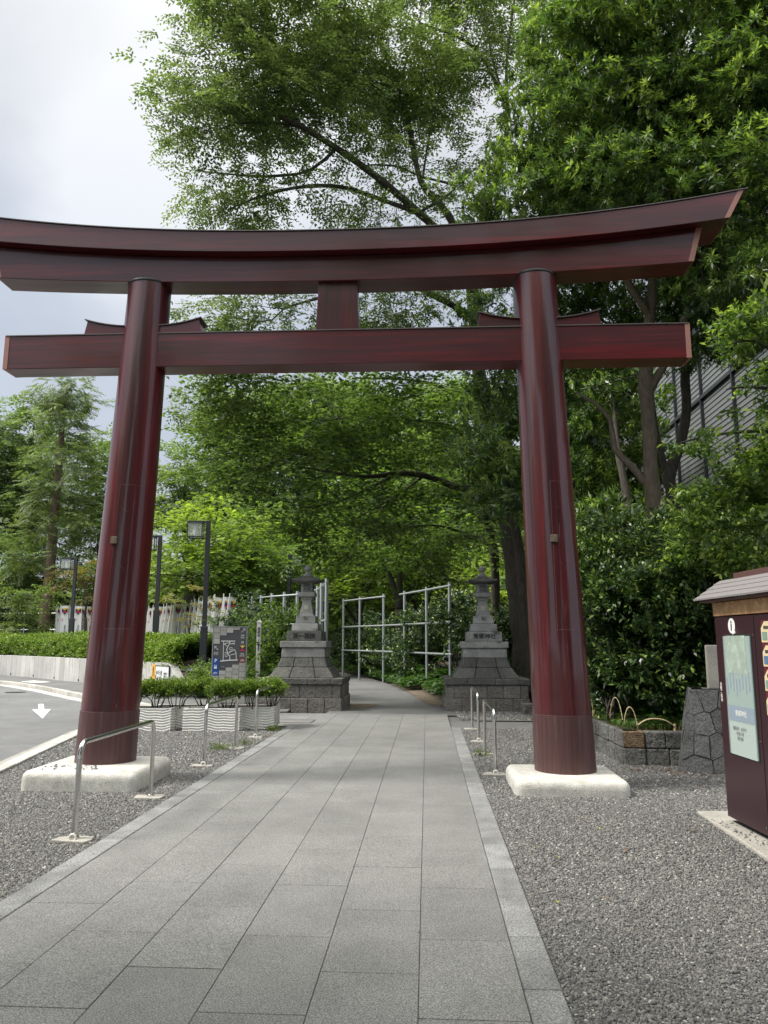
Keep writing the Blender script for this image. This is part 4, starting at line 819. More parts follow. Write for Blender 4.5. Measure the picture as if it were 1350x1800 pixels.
for i in range(1, k): a = f(i * d[-1] / k); v = unit(f(i * d[-1] / k + .1) - a); nn = np.array([v[1], -v[0]]) * .13; mb.tube([(a[0] + nn[0] * .9, a[1] + nn[1] * .9, .12), (a[0] + nn[0] * 1.1, a[1] + nn[1] * 1.1, .12)], .035, 8); 
part_at(mb.build('weep_hole', M['ink'], None), wl)
def on_wall(px):    # point of the wall face seen at a photo column
    best = min(range(len(o)), key=lambda i: abs((675 + F_PX * o[i][0] / (o[i][1] * math.cos(PITCH) - .1)) - px)); return o[best], best
p0, i0 = on_wall(274); p1 = o[min(i0 + 1, len(o) - 1)]; v = unit((p1 - p0)[:2]) if i0 + 1 < len(o) else unit((p0 - o[i0 - 1])[:2]); ang = math.atan2(v[1], v[0]); nf = np.array([v[1], -v[0]])
sgn = thing('warning_sign', 'white notice with black writing and an orange strip, fixed to the concrete wall', 'sign', (float(p0[0] + nf[0] * .15), float(p0[1] + nf[1] * .15), .47), ang); sgn.scale = (1.2, 1.0, 1.12)
M['orange'] = mat('orange sign', (.72, .36, .03), .5); M['sign_white'] = mat('sign white', (.68, .70, .70), .5)
MB().box((0, 0, 0), (.17, .03, .56)).build('orange_strip', M['orange'], sgn, bevel=.004); MB().box((.44, 0, 0), (.66, .03, .50)).build('white_plate', M['sign_white'], sgn, bevel=.004)
mb = MB(); mb.box((.44, -.004, .262), (.68, .03, .022)); mb.box((.44, -.004, -.262), (.68, .03, .022)); mb.box((.78, -.004, 0), (.02, .03, .51)); mb.build('plate_frame', M['dark_metal'], sgn)
mb = MB(); mb.box((0, -.018, .09), (.03, .006, .20)); mb.box((0, -.018, .215), (.035, .006, .035)); mb.box((0, -.018, -.17), (.10, .006, .018)); mb.build('figure_symbol', M['ink'], sgn)
text_mesh('歩行者\n注意', .135, M['ink'], sgn, (.30, -.017, .0), (R_(90), 0, 0), sx=.8); text_mesh('最徐行\n出入口\n車両通行', .062, M['ink'], sgn, (.62, -.017, .0), (R_(90), 0, 0))
# terrace of earth behind the wall, rising to the trees
mb = MB(); wx_ = [tuple(q[:2]) for q in o[::3]] + [tuple(o[-1][:2])]
rows = [(.10, .80), (1.2, 1.0), (3.5, 1.18), (8, 1.35), (40, 2.2), (120, 6)]
nrm = []
for i in range(len(wx_)): a = np.array(wx_[max(i - 1, 0)]); b = np.array(wx_[min(i + 1, len(wx_) - 1)]); v = unit(b - a); nrm.append(np.array([-v[1], v[0]]))
secs = []
for i, q in enumerate(wx_): secs.append([(q[0] + (nrm[i][0] if r_ < 2 else -.32) * r_, q[1] + (nrm[i][1] if r_ < 2 else .95) * r_, z if i < len(wx_) - 1 else min(z, .6)) for r_, z in rows])
n = len(rows); mb.add([p for s_ in secs for p in s_], [(i * n + j, (i + 1) * n + j, (i + 1) * n + j + 1, i * n + j + 1) for i in range(len(secs) - 1) for j in range(n - 1)])
structure(mb.build('terrace', M['earth'], smooth=True))
def hedge_along(name, label, cat, i0, i1, off, w, zb, zt, n, leaf='hedge', grp=None, lumpy=.05, kind='shrub', sc_=1.0):
    base = (float(o[i0][0]), float(o[i0][1]), 0); r = thing(name, label, cat, base, 0, grp); u = rng.uniform(d[i0], d[i1], n); wv = rng.uniform(0, 1, n); top = rng.random(n) < .62
    cx_ = np.interp(u, d, o[:, 0]); cy_ = np.interp(u, d, o[:, 1]); vx = np.interp(u + .2, d, o[:, 0]) - np.interp(u - .2, d, o[:, 0]); vy = np.interp(u + .2, d, o[:, 1]) - np.interp(u - .2, d, o[:, 1]); l = np.hypot(vx, vy) + 1e-6; nx, ny = -vy / l, vx / l
    zt_ = zt + lumpy * np.sin(u * 1.9) + lumpy * .8 * np.sin(u * 4.7 + 2); prof = 1 - np.abs(wv * 2 - 1) ** 4 * .35; z = np.where(top, zb + (zt_ - zb) * prof - rng.exponential(.05, n), rng.uniform(zb, zt_ - .1, n)); ofs = off + np.where(top, wv * w, np.where(rng.random(n) < .75, rng.exponential(.05, n), w))
    p = np.stack([cx_ + nx * ofs, cy_ + ny * ofs, z], 1); dr = np.stack([-nx * .6 * ~top + rng.normal(0, .5, n), -ny * .8 * ~top + rng.normal(0, .5, n), np.where(top, 1.0, .3) + rng.normal(0, .3, n)], 1)
    leaf_mass('leaves', p, dr, kind, L[leaf], r, base, sc_, 1.25); mb = MB()
    for q in range(0, int(d[i1] - d[i0]) * 2): t_ = d[i0] + q * .5; a = np.array([np.interp(t_, d, o[:, 0]) - base[0], np.interp(t_, d, o[:, 1]) - base[1]]); ii = min(int(t_ / d[-1] * (len(o) - 1)), len(o) - 1); vv = unit((o[min(ii + 1, len(o) - 1)] - o[max(ii - 1, 0)])[:2]); c = a + np.array([-vv[1], vv[0]]) * (off + w / 2); mb.tube([(c[0], c[1], zb - .1), (c[0] + random.uniform(-.2, .2), c[1], zt - .15)], [.02, .008], 5)
    mb.build('stem', M['bark_brown'], r); return r
iA = next(i for i in range(len(o)) if o[i][0] > -24); iB = next(i for i in range(len(o)) if o[i][0] > -9.6)
hedge_along('clipped_hedge', 'long bright clipped hedge on top of the concrete wall left of the left pillar', 'hedge', iA, iB, .15, 2.3, .85, 1.46, 9000, sc_=1.25)
hedge_along('loose_hedge', 'looser darker hedge on the wall between the left pillar and the map board', 'hedge', iB, len(o) - 1, .1, 1.9, .7, 1.32, 6500, leaf='hedge', lumpy=.09, sc_=1.15)
def bush(name, label, cat, blobs, dens, base, kind='shrub', leaf='camellia', per=3, scale=1.0, leafk=1.1, **kw):
    b = np.array(base, float); lim = []
    for i in range(5):
        c, rad = blobs[i % len(blobs)]; tp = np.array(c) + rng.normal(0, .3, 3) * np.array(rad); st = b + np.array([rng.normal(0, .12), rng.normal(0, .12), 0]); lim.append(([st, (st + tp) / 2 + rng.normal(0, .08, 3), tp], [.03, .02, .009]))
    return tree(name, label, cat, base, lim, blobs, dens, kind, L[leaf], M['bark'], per=per, scale=scale, leafk=leafk, partname='leaves', rootpart='stem', tip=.003, step=.3, thin=3, **kw)
bush('low_bush', 'rounded light green bush between the concrete wall end and the map board', 'bush', [blob(366, 1188, 20.5, 18, 13, .4), blob(358, 1200, 20.2, 16, 8, .35), blob(376, 1180, 20.8, 10, 10, .35)], 300, (-4.7, 20.4, 0), leaf='hedge', per=4)
# banners
M['cloth'] = mat('banner cloth', (.90, .90, .90), .8); M['pole_white'] = mat('white pole', (.66, .67, .66), .5)
def banner(label, loc, rz, tilt, group):
    r = thing('banner', label, 'banner', loc, rz, group); r.rotation_euler = (random.uniform(-.03, .03), tilt, rz); w, h = .42, 1.75; mb = MB(); nx_, nz2 = 8, 14; vs = []; ph = random.uniform(0, 6)
    for j in range(nz2 + 1):
        for i in range(nx_ + 1): a, b = i / nx_, j / nz2; vs.append((a * w * (1 - .12 * b), .035 * math.sin(a * 6 + ph + b * 2.2) * (1 - b * .8), .35 + h * b))
    mb.add(vs, [(j * (nx_ + 1) + i, j * (nx_ + 1) + i + 1, (j + 1) * (nx_ + 1) + i + 1, (j + 1) * (nx_ + 1) + i) for j in range(nz2) for i in range(nx_)]); cl = mb.build('cloth', M['cloth'], r, smooth=True)
    MB().tube([(-.015, 0, -.2), (-.015, 0, .35 + h + .12)], .014, 6).build('pole', M['pole_white'], r); MB().tube([(-.03, 0, .35 + h + .01), (w, 0, .35 + h + .02)], .008, 5).build('crossbar', M['pole_white'], r)
    zflag(cl, w * .5, .35 + h - .22, .28, .22, -.045); 
    text_mesh('東郷神社', .09, M['ink_blue'], cl, (w * .62, -.052, .35 + h * .40), (R_(90), 0, 0), vertical=True).location.z = .35 + h * .36
    text_mesh('勝守', .07, M['ink_red'], cl, (w * .28, -.05, .35 + h * .60), (R_(90), 0, 0), vertical=True); MB().lathe([(.0, 0), (.055, 0), (.055, .004), (0, .004)], 14).build('crest', M['ink_blue'], cl, loc=(w * .5, -.05, .35 + h * .79)).rotation_euler = (R_(90), 0, 0)
    return r
def ground_at(yy): return 1.02
ORD = 'first second third fourth fifth sixth seventh eighth ninth tenth eleventh twelfth thirteenth fourteenth fifteenth sixteenth seventeenth eighteenth nineteenth twentieth'.split()
near5 = [('white banner with emblem, leftmost of all the banners on the hedge', 95.5, 40.3, .25), ('white banner just left of the far lamp post, in front of its neighbour', 103.5, 39.5, .1), ('white banner half hidden behind the far lamp post', 119, 40.3, .25), ('white banner with emblem just right of the far lamp post', 126.5, 39.6, .1), ('narrow edge-on white banner between the lamp post and the left pillar', 139, 40, 1.15), ('edge-on white banner touching the left edge of the left pillar', 149.5, 40, 1.2)]
for lab, px, dd, rz in near5: x, y = pxy(px, dd); banner(lab, (x, y, 1.10), rz, 0, 'banners left of the left pillar')
N2 = 18
for i in range(N2):
    f_ = i / (N2 - 1); px = 387 - (387 - 250) * f_; dd = 26.5 + (38.5 - 26.5) * f_ ** 1.1; x, y = pxy(px + random.uniform(-1, 1), dd)
    lab = 'white banner at the right end of the banner row, next to the map board' if i == 0 else ('white banner at the left end of the row, right beside the left pillar' if i == N2 - 1 else ('white banner, %s from the right end of the row behind the hedge' % ORD[i]))
    banner(lab, (x, y, 1.02 - .10 * (1 - f_)), 1.03 + random.uniform(-.10, .10), .13 + random.uniform(-.05, .06), 'row of banners right of the left pillar')
# low rail fence that carries the banners
fr = thing('pipe_fence', 'low grey pipe fence under the banner row left of the map board', 'fence', pxy(372, 25.5) + (.6,), 0); a = np.array(pxy(392, 25)); b = np.array(pxy(255, 38)); mb = MB(); bs_ = np.array(fr.location[:])
L3 = lambda q, z: (q[0] - bs_[0], q[1] - bs_[1], z)
mb.tube([L3(a, .52), L3(b, .62)], .028, 6); mb.build('top_rail', M['galv'], fr)
for i in range(30): q = a + (b - a) * i / 29; MB().tube([L3(q, -.5), L3(q, .5)], .014, 5).build('post', M['galv'], fr)
fr = thing('wire_fence', 'thin two rail fence crossing under the trees behind the leftmost banners', 'fence', (-20, 43, 1.2), 0)
for z in (.85, 1.75): MB().tube([(-9, 2, z), (9, -1.5, z)], .03, 5).build('rail', M['galv'], fr)
for i in range(7): MB().tube([(-9 + 3 * i, 2 - .583 * i, -.3), (-9 + 3 * i, 2 - .583 * i, 1.8)], .03, 5).build('post', M['galv'], fr)

# ================================================================ steel frames beside the lane
def frame_fence(label, posts, rails, ztop, rad=.045, gap=None):
    c = posts[0]; r = thing('steel_frame_fence', label, 'fence', (c[0], c[1], 0), 0)
    for (x, y) in posts: MB().tube([(x - c[0], y - c[1], -.1), (x - c[0], y - c[1], ztop)], rad, 10).build('post', M['galv'], r, smooth=True)
    for z in rails:
        seq = [(x - c[0], y - c[1] - .06, z) for x, y in posts]; runs = [seq] if z != rails[0] or gap is None else [seq[:gap], seq[gap:]]
        for q in runs:
            v0 = Vector(q[0]) - Vector(q[1]); v1 = Vector(q[-1]) - Vector(q[-2]); q = [tuple(Vector(q[0]) + v0.normalized() * .12)] + q + [tuple(Vector(q[-1]) + v1.normalized() * (.5 if gap and z == rails[0] and q[-1] != seq[-1] else .12))]; MB().tube(q, .032, 6).build('rail', M['galv'], r)
    return r
rp_ = [pxy(*q) for q in ((791, 22.6), (750, 24.6), (711, 26.6), (674, 28.4), (632, 30.2), (603, 31.8))]
frame_fence('tall galvanised pipe frame right of the lane, in front of dark shrubs', rp_, (3.10, 2.05, 1.00 + .12), 3.2, gap=3)
lp_ = [pxy(*q) for q in ((573, 21.4), (564, 23.0), (557, 24.4), (521, 27), (498, 27.6), (476, 28.2), (457, 29), (441, 30))]
frame_fence('tall galvanised pipe frame left of the lane, behind the left stone lantern', lp_, (3.08, 2.06), 3.2, .055)

# ================================================================ raised bed, stone pier, post, bamboo hoops
bedw = thing('raised_bed_wall', 'low two course rough stone wall of the raised bed right of the right pillar', 'stone wall', (2.96, 9.84, 0), 0)
def course(mb, a, b, z0, z1, cuts, th_=.22, jit=.015):
    a, b = np.array(a), np.array(b); v = b - a; ln = np.linalg.norm(v); v = v / ln; nr = np.array([-v[1], v[0]]); c = [0] + cuts + [ln]
    for i in range(len(c) - 1):
        j = random.uniform(0, jit); p, q = a + v * (c[i] + .003), a + v * (c[i + 1] - .003); mb.prism([p - nr * j, q - nr * j, q + nr * th_, p + nr * th_], z0, z1 - .004, random.random())
C0, C1, C2 = (0, 0), (.75, -.12), (.06, 2.6)
mb = MB(); course(mb, C0, C1, -.05, .205, [.27, .55]); course(mb, C2, C0, -.05, .205, [.5, .95, 1.4, 1.8, 2.2]); mb.build('lower_course', M['wallstone'], bedw, bevel=.016, seg=2)
mb = MB(); course(mb, (.265, -.043), C1, .207, .41, [.24], .22); course(mb, C2, (0, .0), .207, .41, [.35, .8, 1.25, 1.6, 1.95, 2.25], .22); mb.build('upper_course', M['wallstone'], bedw, bevel=.016)
mb = MB(); course(mb, (.0, 0), (.26, -.042), .207, .41, [], .22); rs = mb.build('rusty_stone', M['rust_stone'], bedw, bevel=.016); rs['label'] = 'brown stained corner block'
structure(MB().prism([(3.1, 9.95), (3.75, 9.85), (5.2, 9.75), (9, 9.6), (13, 13), (13, 24), (4.0, 24), (3.15, 16), (3.18, 12.4)], -.05, .37).build('bed_soil', M['earth']))
pr = thing('stone_pier', 'tapered pier of dark irregular fitted stones beside the notice board', 'stone pier', (4.02, 9.55, 0), -.33)
def clip(poly, n, c):
    out_ = []; 
    for i in range(len(poly)):
        a, b = poly[i], poly[(i + 1) % len(poly)]; da, db = a @ n - c, b @ n - c
        if da <= 0: out_.append(a)
        if da * db < 0: out_.append(a + (b - a) * da / (da - db))
    return out_
def crazy_face(mb, W0, W1, H, org, ux, depth, npt=17, seed=3):
    """irregular fitted stones on a trapezoid face; ux horizontal axis, inward axis depth"""
    r = np.random.default_rng(seed); pts = np.stack([r.uniform(-W0 / 2, W0 / 2, npt), r.uniform(0, H, npt)], 1)
    for _ in range(6):
        g_ = np.stack([r.uniform(-W0 / 2, W0 / 2, 900), r.uniform(0, H, 900)], 1); nn_ = np.argmin(((g_[:, None] - pts[None]) ** 2).sum(2), 1); pts = np.array([g_[nn_ == i].mean(0) if (nn_ == i).any() else pts[i] for i in range(npt)])
    lean = (W0 - W1) / 2 / H
    for i in range(npt):
        poly = [np.array(q) for q in ((-W0 / 2, 0.), (W0 / 2, 0.), (W1 / 2, H), (-W1 / 2, H))]
        for j in range(npt):
            if j == i: continue
            nrm_ = pts[j] - pts[i]; m_ = (pts[i] + pts[j]) / 2; nrm_ = nrm_ / np.linalg.norm(nrm_); poly = clip(poly, nrm_, m_ @ nrm_ - .005)
            if len(poly) < 3: break
        if len(poly) < 3: continue
        pr_ = r.uniform(0, .02); n = len(poly); vs = []
        for off in (-pr_, .14):
            for q in poly: z = q[1]; vs.append(tuple(np.array(org) + np.array(ux) * q[0] + np.array(depth) * (off + z * lean) + np.array([0, 0, z])))
        mb.add(vs, [tuple(range(n)), tuple(range(n, 2 * n))[::-1]] + [(k_, (k_ + 1) % n, n + (k_ + 1) % n, n + k_) for k_ in range(n)], r.random())
mb = MB(); crazy_face(mb, .92, .58, .94, (0, -.42, 0), (1, 0, 0), (0, 1, 0)); crazy_face(mb, .84, .50, .94, (-.46, 0, 0), (0, -1, 0), (1, 0, 0), 15, 5); crazy_face(mb, .84, .50, .94, (.46, 0, 0), (0, 1, 0), (-1, 0, 0), 15, 6); mb.build('facing_stones', M['pier'], pr, bevel=.009, seg=2)
MB().box((0, 0, .45), (.86, .78, .90), taper=.58).build('core', M['joint'], pr); MB().box((0, 0, .925), (.56, .48, .03)).build('top_stone', M['pier'], pr, bevel=.006)
MB().box((.07, .0, 1.20), (.30, .24, .52)).build('upright_slab', M['pad'], pr, bevel=.01)
sp = thing('stone_post', 'pale grey round-edged stone post in the bed just right of the right pillar', 'stone post', pxy(1058, 12.6) + (.3,), .2)
MB().box((0, 0, .45), (.20, .20, .9)).build('shaft', M['frame_grey'] if False else M['concrete'], sp, bevel=.02)
def hoop(label, a, b, h, tilt=0):
    a, b = np.array(a), np.array(b); r = thing('bamboo_hoop', label, 'bamboo hoop', tuple(a.tolist()), 0, 'split bamboo hoops edging the bed'); pts = []
    for i in range(17):
        t_ = i / 16; p = (b - a) * t_; pts.append((p[0], p[1], p[2] + h * (1 - abs(2 * t_ - 1) ** 2.4)))
    secs = []
    for i, q in enumerate(pts):
        dd = Vector(pts[min(i + 1, 16)]) - Vector(pts[max(i - 1, 0)]); sd_ = dd.normalized().cross(Vector((.3, 1, .2))).normalized(); dn = Vector((0.25, 1, .1)).normalized(); secs.append([tuple(Vector(q) + dn * x * .024 + sd_ * z * .004) for x, z in ((-1, -1), (1, -1), (1, 1), (-1, 1))])
    MB().loft(secs).build('cane', M['bamboo'], r, bevel=.002); MB().tube([(b[0] - a[0], b[1] - a[1], b[2] - a[2] - .06), (b[0] - a[0] + .003, b[1] - a[1], b[2] - a[2] + .03)], .016, 7).build('node', M['bamboo'], r); return r
def bp(px, py, dd): q = P(px, py, dd); return (float(q[0]), float(q[1]), float(q[2]))
hoop('split bamboo hoop lying widest, nearest the corner of the raised bed', bp(1122, 1274, 9.98), bp(1186, 1277, 9.9), .085)
hoop('split bamboo hoop standing second from the front of the bed', bp(1097, 1270, 10.15), bp(1120, 1273, 10.05), .20)
hoop('tall thin split bamboo hoop, third along the bed edge', bp(1072, 1266, 10.7), bp(1095, 1268, 10.35), .30)
hoop('small split bamboo hoop half sunk in grass, fourth along the bed edge', bp(1066, 1262, 11.0), bp(1078, 1258, 10.8), .18)
hoop('split bamboo hoop beside the right edge of the right pillar', bp(1030, 1258, 11.8), bp(1043, 1252, 11.4), .25)
# plants on the bed edge
def scatter(n, x0, x1, y0, y1, z, ok=None):
    p = np.stack([rng.uniform(x0, x1, n), rng.uniform(y0, y1, n), np.full(n, z)], 1); return p if ok is None else p[ok(p[:, 0], p[:, 1])]
upd = lambda n, a=.5: np.stack([rng.normal(0, a, n), rng.normal(0, a, n), np.ones(n) * .8], 1)
p = scatter(900, 2.98, 5.0, 9.95, 12.5, .38, lambda x, y: (x - 3.0) * .2 + (y - 9.95) > 0); p[:, 0] = np.maximum(p[:, 0], 3.05)
g = leaf_mass('grass', p, np.tile([1., 0, 0], (len(p), 1)), 'grass', L['grass'], scale=.8, flat=.05); g['kind'] = 'stuff'; g['label'] = 'thin grass and weeds along the edge of the raised bed'; g['category'] = 'grass'
p = scatter(420, 3.1, 5.0, 10.0, 12.5, .38); g = leaf_mass('undergrowth', p, np.tile([1., 0, 0], (len(p), 1)), 'ivy', L['ground'], scale=1.0, flat=.1); g['kind'] = 'stuff'; g['label'] = 'low broad leaved plants at the foot of the shrubs in the bed'; g['category'] = 'undergrowth'
# weeds in the left gravel
for lab, c, rr_, n in (('small green weed tuft at the corner of the last planter', S(-2.62, 13.25, 0), .16, 60), ('small green weed tuft by the far foot of the middle handrail', S(-2.85, 10.9, 0), .20, 50), ('tiny weed tuft beside the middle handrail, close to the kerb', S(-2.60, 11.4, 0), .10, 22), ('small weed tuft at the feet of the right handrails', S(.72, 10.6, 0), .1, 20), ('small weed tuft on the gravel beside the raised bed corner', (2.45, 10.5, 0), .15, 30)):
    r = thing('weed_tuft', lab, 'weed', c, 0); q = rng.normal(0, rr_ * .5, (n, 3)); q[:, 2] = 0; q = q[:n // 2]; leaf_mass('leaves', q, np.tile([1., 0, 0], (len(q), 1)), 'grass', L['grass'], r, scale=.5, flat=.05); q = rng.normal(0, rr_ * .4, (n // 5, 3)); q[:, 2] = .01; leaf_mass('leaves', q, upd(len(q)), 'shrub', L['hedge'], r, scale=.4)
# fallen leaves
p = np.concatenate([rng.normal(0, 1, (70, 3)) * [.28, .13, 0] + [3.45, 9.35, .02], rng.normal(0, 1, (40, 3)) * [.35, .2, 0] + [3.7, 9.0, .02]]); q = leaf_quads(p, np.stack([rng.normal(0, 1, len(p)), rng.normal(0, 1, len(p)), rng.normal(0, .2, len(p))], 1), np.tile([.1, 0, 1.], (len(p), 1)), rng.uniform(.03, .07, len(p)), rng.uniform(.015, .03, len(p)), .2)
g = quad_mesh('leaf_litter', q, rng.random(len(q)) * .8, L['dead'], None, (0, 0, 0)); g['kind'] = 'stuff'; g['label'] = 'patch of brown dead leaves on the gravel before the stone pier'; g['category'] = 'leaf litter'
p = scatter(60, 3.3, 4.0, 9.98, 10.3, .40); q = leaf_quads(p, rng.normal(0, 1, (60, 3)) * [1, 1, .2], np.tile([.1, 0, 1.], (60, 1)), rng.uniform(.04, .09, 60), rng.uniform(.02, .04, 60), .2); g = quad_mesh('leaf_litter', q, rng.random(60), L['dead'], None, (0, 0, 0)); g['kind'] = 'stuff'; g['label'] = 'dead leaves lying in the raised bed behind its front wall'; g['category'] = 'leaf litter'
for lab, x, y, mm, s_ in (('bright yellow leaf on the right gravel, nearest the camera', 978, 1583, 'yellow', .05), ('yellow leaf on the right gravel close to the kerb, farther up', 979, 1505, 'yellow', .045), ('small yellow leaf right of the path beside the kerb joint', 938, 1487, 'yellow', .03), ('pale yellow leaf in front of the right base stone', 1055, 1457, 'yellow', .04), ('brown leaf in front of the right base stone', 1020, 1440, 'dead', .05), ('brown leaf in the middle of the right gravel', 1099, 1497, 'dead', .05), ('brown leaf beside the notice board footing', 1217, 1460, 'dead', .05), ('pale leaf on the right gravel near the bright yellow one', 1066, 1580, 'dead', .04)):
    g_ = gp(x, y, .02); r = thing('fallen_leaf', lab, 'leaf', tuple(g_.tolist()), random.uniform(0, 6)); q = leaf_quads(np.zeros((1, 3)), np.array([[1., .1, .12]]), np.array([[0, .2, 1.]]), np.array([s_]), np.array([s_ * .5]), .2); quad_mesh('blade', q, np.array([.8]), L[mm], r, (0, 0, 0)); MB().tube([(0, 0, 0), (-s_ * .35, .003, .004)], .0012, 4).build('stalk', M['bamboo'], r)

# ================================================================ notice board (kiosk)
nb_ = thing('notice_board', 'dark maroon roofed notice board with glass poster case at the right edge', 'notice board', (3.05, 5.6, .03), 0, None)
M['maroon'] = mat('maroon steel', (.035, .012, .018), .38, .1); M['maroon_red'] = mat('board red', (.12, .012, .022), .6); M['wood'] = stone_mat('varnished wood', (.60, .35, .17), (.70, .44, .23), 14, 2.5, .5, .2, .003, .25, grain=.2)
M['roof_grey'] = mat('roof sheet', (.23, .215, .22), .5, .1); M['ridge'] = mat('ridge brown', (.11, .055, .05), .5, .1); M['paper'] = mat('plaque wood', (.66, .55, .34), .7); M['poster'] = mat('poster', (.20, .30, .275), .6); M['posterb'] = mat('poster band', (.10, .17, .30), .6); M['posterw'] = mat('poster foot', (.36, .44, .41), .6)
X0 = -.18; Y1, Y0 = 1.15, -1.45
MB().box((0, (Y0 + Y1) / 2, .86), (.34, Y1 - Y0, 1.64)).build('case', M['maroon'], nb_, bevel=.004)
MB().box((0, (Y0 + Y1) / 2, 1.745), (.36, Y1 - Y0 + .02, .115)).build('wooden_beam', M['wood'], nb_, bevel=.004)
w = MB().box((X0 + .004, .42 + .35, .86), (.018, .70, 1.63)).build('door', M['maroon'], nb_, bevel=.003)
MB().box((X0 - .002, .72, 1.045), (.012, .50, .97)).build('window_trim', M['ink'], w)
MB().box((X0 - .009, .72, 1.045), (.004, .47, .94)).build('poster', M['poster'], w)
MB().box((X0 - .012, .72, .90), (.003, .44, .12)).build('poster_band', M['posterb'], w); MB().box((X0 - .012, .72, .70), (.003, .44, .26)).build('poster_foot', M['posterw'], w)
mb = MB(); [mb.box((X0 - .0125, .93 - i * .055, 1.13 + random.uniform(-.03, .03)), (.003, .018, random.uniform(.10, .17))) for i in range(8)]; mb.build('poster_figures', M['posterb'], w)
MB().box((X0 - .0125, .74, 1.37), (.003, .34, .30)).build('poster_panel', stone_mat('poster print', (.30, .40, .30), (.42, .50, .38), 9, 4, .6, 0, .001, .3, grain=.3), w)
text_mesh('東郷神社', .05, M['ink_white'], w, (X0 - .015, .72, .90), (R_(90), 0, R_(-90)), depth=.001); text_mesh('御朱印・お守り\n令和六年\n授与所', .034, M['ink'], w, (X0 - .015, .76, .74), (R_(90), 0, R_(-90)), depth=.001)
mgl = mat('case glass', (.8, .9, .88), .04); mgl.node_tree.nodes['Principled BSDF'].inputs['Alpha'].default_value = .16; M['mgl'] = mgl
MB().box((X0 - .0175, .72, 1.045), (.004, .47, .94)).build('glass', mgl, w)
text_mesh('会館ご案内', .034, M['ink_white'], w, (X0 - .007, 1.075, 1.05), (R_(90), 0, R_(-90)), vertical=True, depth=.001)
MB().lathe([(0, 0), (.062, 0), (.062, .003), (0, .003)], 28).build('information_disc', M['ink_white'], w, loc=(X0 - .004, .80, 1.60)).rotation_euler = (0, R_(-90), 0)
text_mesh('i', .12, M['ink'], w, (X0 - .009, .80, 1.597), (R_(90), 0, R_(-90)), bold=.003, depth=.001)
mb = MB(); mb.tube([(X0 - .008, .765, 1.575), (X0 - .008, .745, 1.535)], .012, 8); mb.tube([(X0 - .008, .78, 1.565), (X0 - .008, .77, 1.53)], .008, 8); mb.build('hand_symbol', M['ink_white'], w)
for z in (.10, .72, 1.52): MB().lathe([(0, 0), (.008, 0), (.008, .004), (0, .004)], 10).build('screw', M['steel'], w, loc=(X0 - .006, .445, z)).rotation_euler = (0, R_(-90), 0)
d2 = MB().box((X0 + .004, -.42, .86), (.018, 1.66, 1.63)).build('door', M['maroon'], nb_, bevel=.003)
MB().box((X0 - .008, -.46, 1.02), (.006, 1.50, 1.22)).build('red_backing', M['maroon_red'], d2)
for c in range(5):
    for k in range(6):
        yy, zz_ = .20 - c * .27, 1.545 - k * .178; m = MB(); a, h = .085, .078
        poly = [(yy - a, zz_ - h), (yy + a, zz_ - h), (yy + a, zz_ + h * .35), (yy + a * .35, zz_ + h), (yy - a * .35, zz_ + h), (yy - a, zz_ + h * .35)]; x_ = X0 - .016
        n = 6; m.add([(x_, p_, q_) for p_, q_ in poly] + [(x_ + .004, p_, q_) for p_, q_ in poly], [tuple(range(n)), tuple(range(n, 2 * n))[::-1]] + [(i, (i + 1) % n, n + (i + 1) % n, n + i) for i in range(n)]); pq = m.build('wooden_plaque', M['paper'], d2)
        MB().box((x_ - .002, yy + .03, zz_ - .03), (.003, .07, .06)).build('plaque_picture', M['posterb'] if (k + c) % 2 else M['poster'], pq); text_mesh('御案内', .028, M['ink'], pq, (x_ - .002, yy, zz_ + .03), (R_(90), 0, R_(-90)), depth=.0008)
# roof
ry0, ry1 = Y0 - .1, Y1 + .12; ez, rz_ = 1.825, 2.00
for sg in (-1, 1):
    nst = 4
    rf = MB()
    for i in range(nst):
        a, b = i / nst, (i + 1) / nst; xa, xb = sg * (.30 - .25 * a), sg * (.30 - .25 * b - .0); za, zb2 = ez + (rz_ - ez) * a + .004 * 0, ez + (rz_ - ez) * b
        rf.add([(xa, ry0, za), (xb, ry0, zb2), (xb, ry1, zb2), (xa, ry1, za), (xa, ry0, za + .014), (xb, ry0, zb2 + .006), (xb, ry1, zb2 + .006), (xa, ry1, za + .014)], [(3, 2, 1, 0), (4, 5, 6, 7), (0, 1, 5, 4), (1, 2, 6, 5), (2, 3, 7, 6), (3, 0, 4, 7)])
    rf.build('roof_slope', M['roof_grey'], nb_)
MB().prism([(-.27, ry0 + .06), (.27, ry0 + .06), (.27, ry1 - .06), (-.27, ry1 - .06)], 1.806, 1.822).build('soffit', M['ridge'], nb_)
MB().box((0, (ry0 + ry1) / 2 - .1, 2.015), (.11, ry1 - ry0 - .35, .07)).build('ridge_cap', M['ridge'], nb_, bevel=.004)
ft = MB(); a, b, c_, d_ = gp(1225, 1427, .02), gp(1352, 1512, .02), gp(1700, 1512, .02), gp(1500, 1427, .02); ft.prism([tuple(a[:2]), (b[0], b[1]), (2.5, 3.9), (3.7, 3.9), (3.7, a[1])], -.05, .03)
part_at(ft.build('footing', M['pad'], bevel=.01), nb_)
m_ = MB(); pebs = []

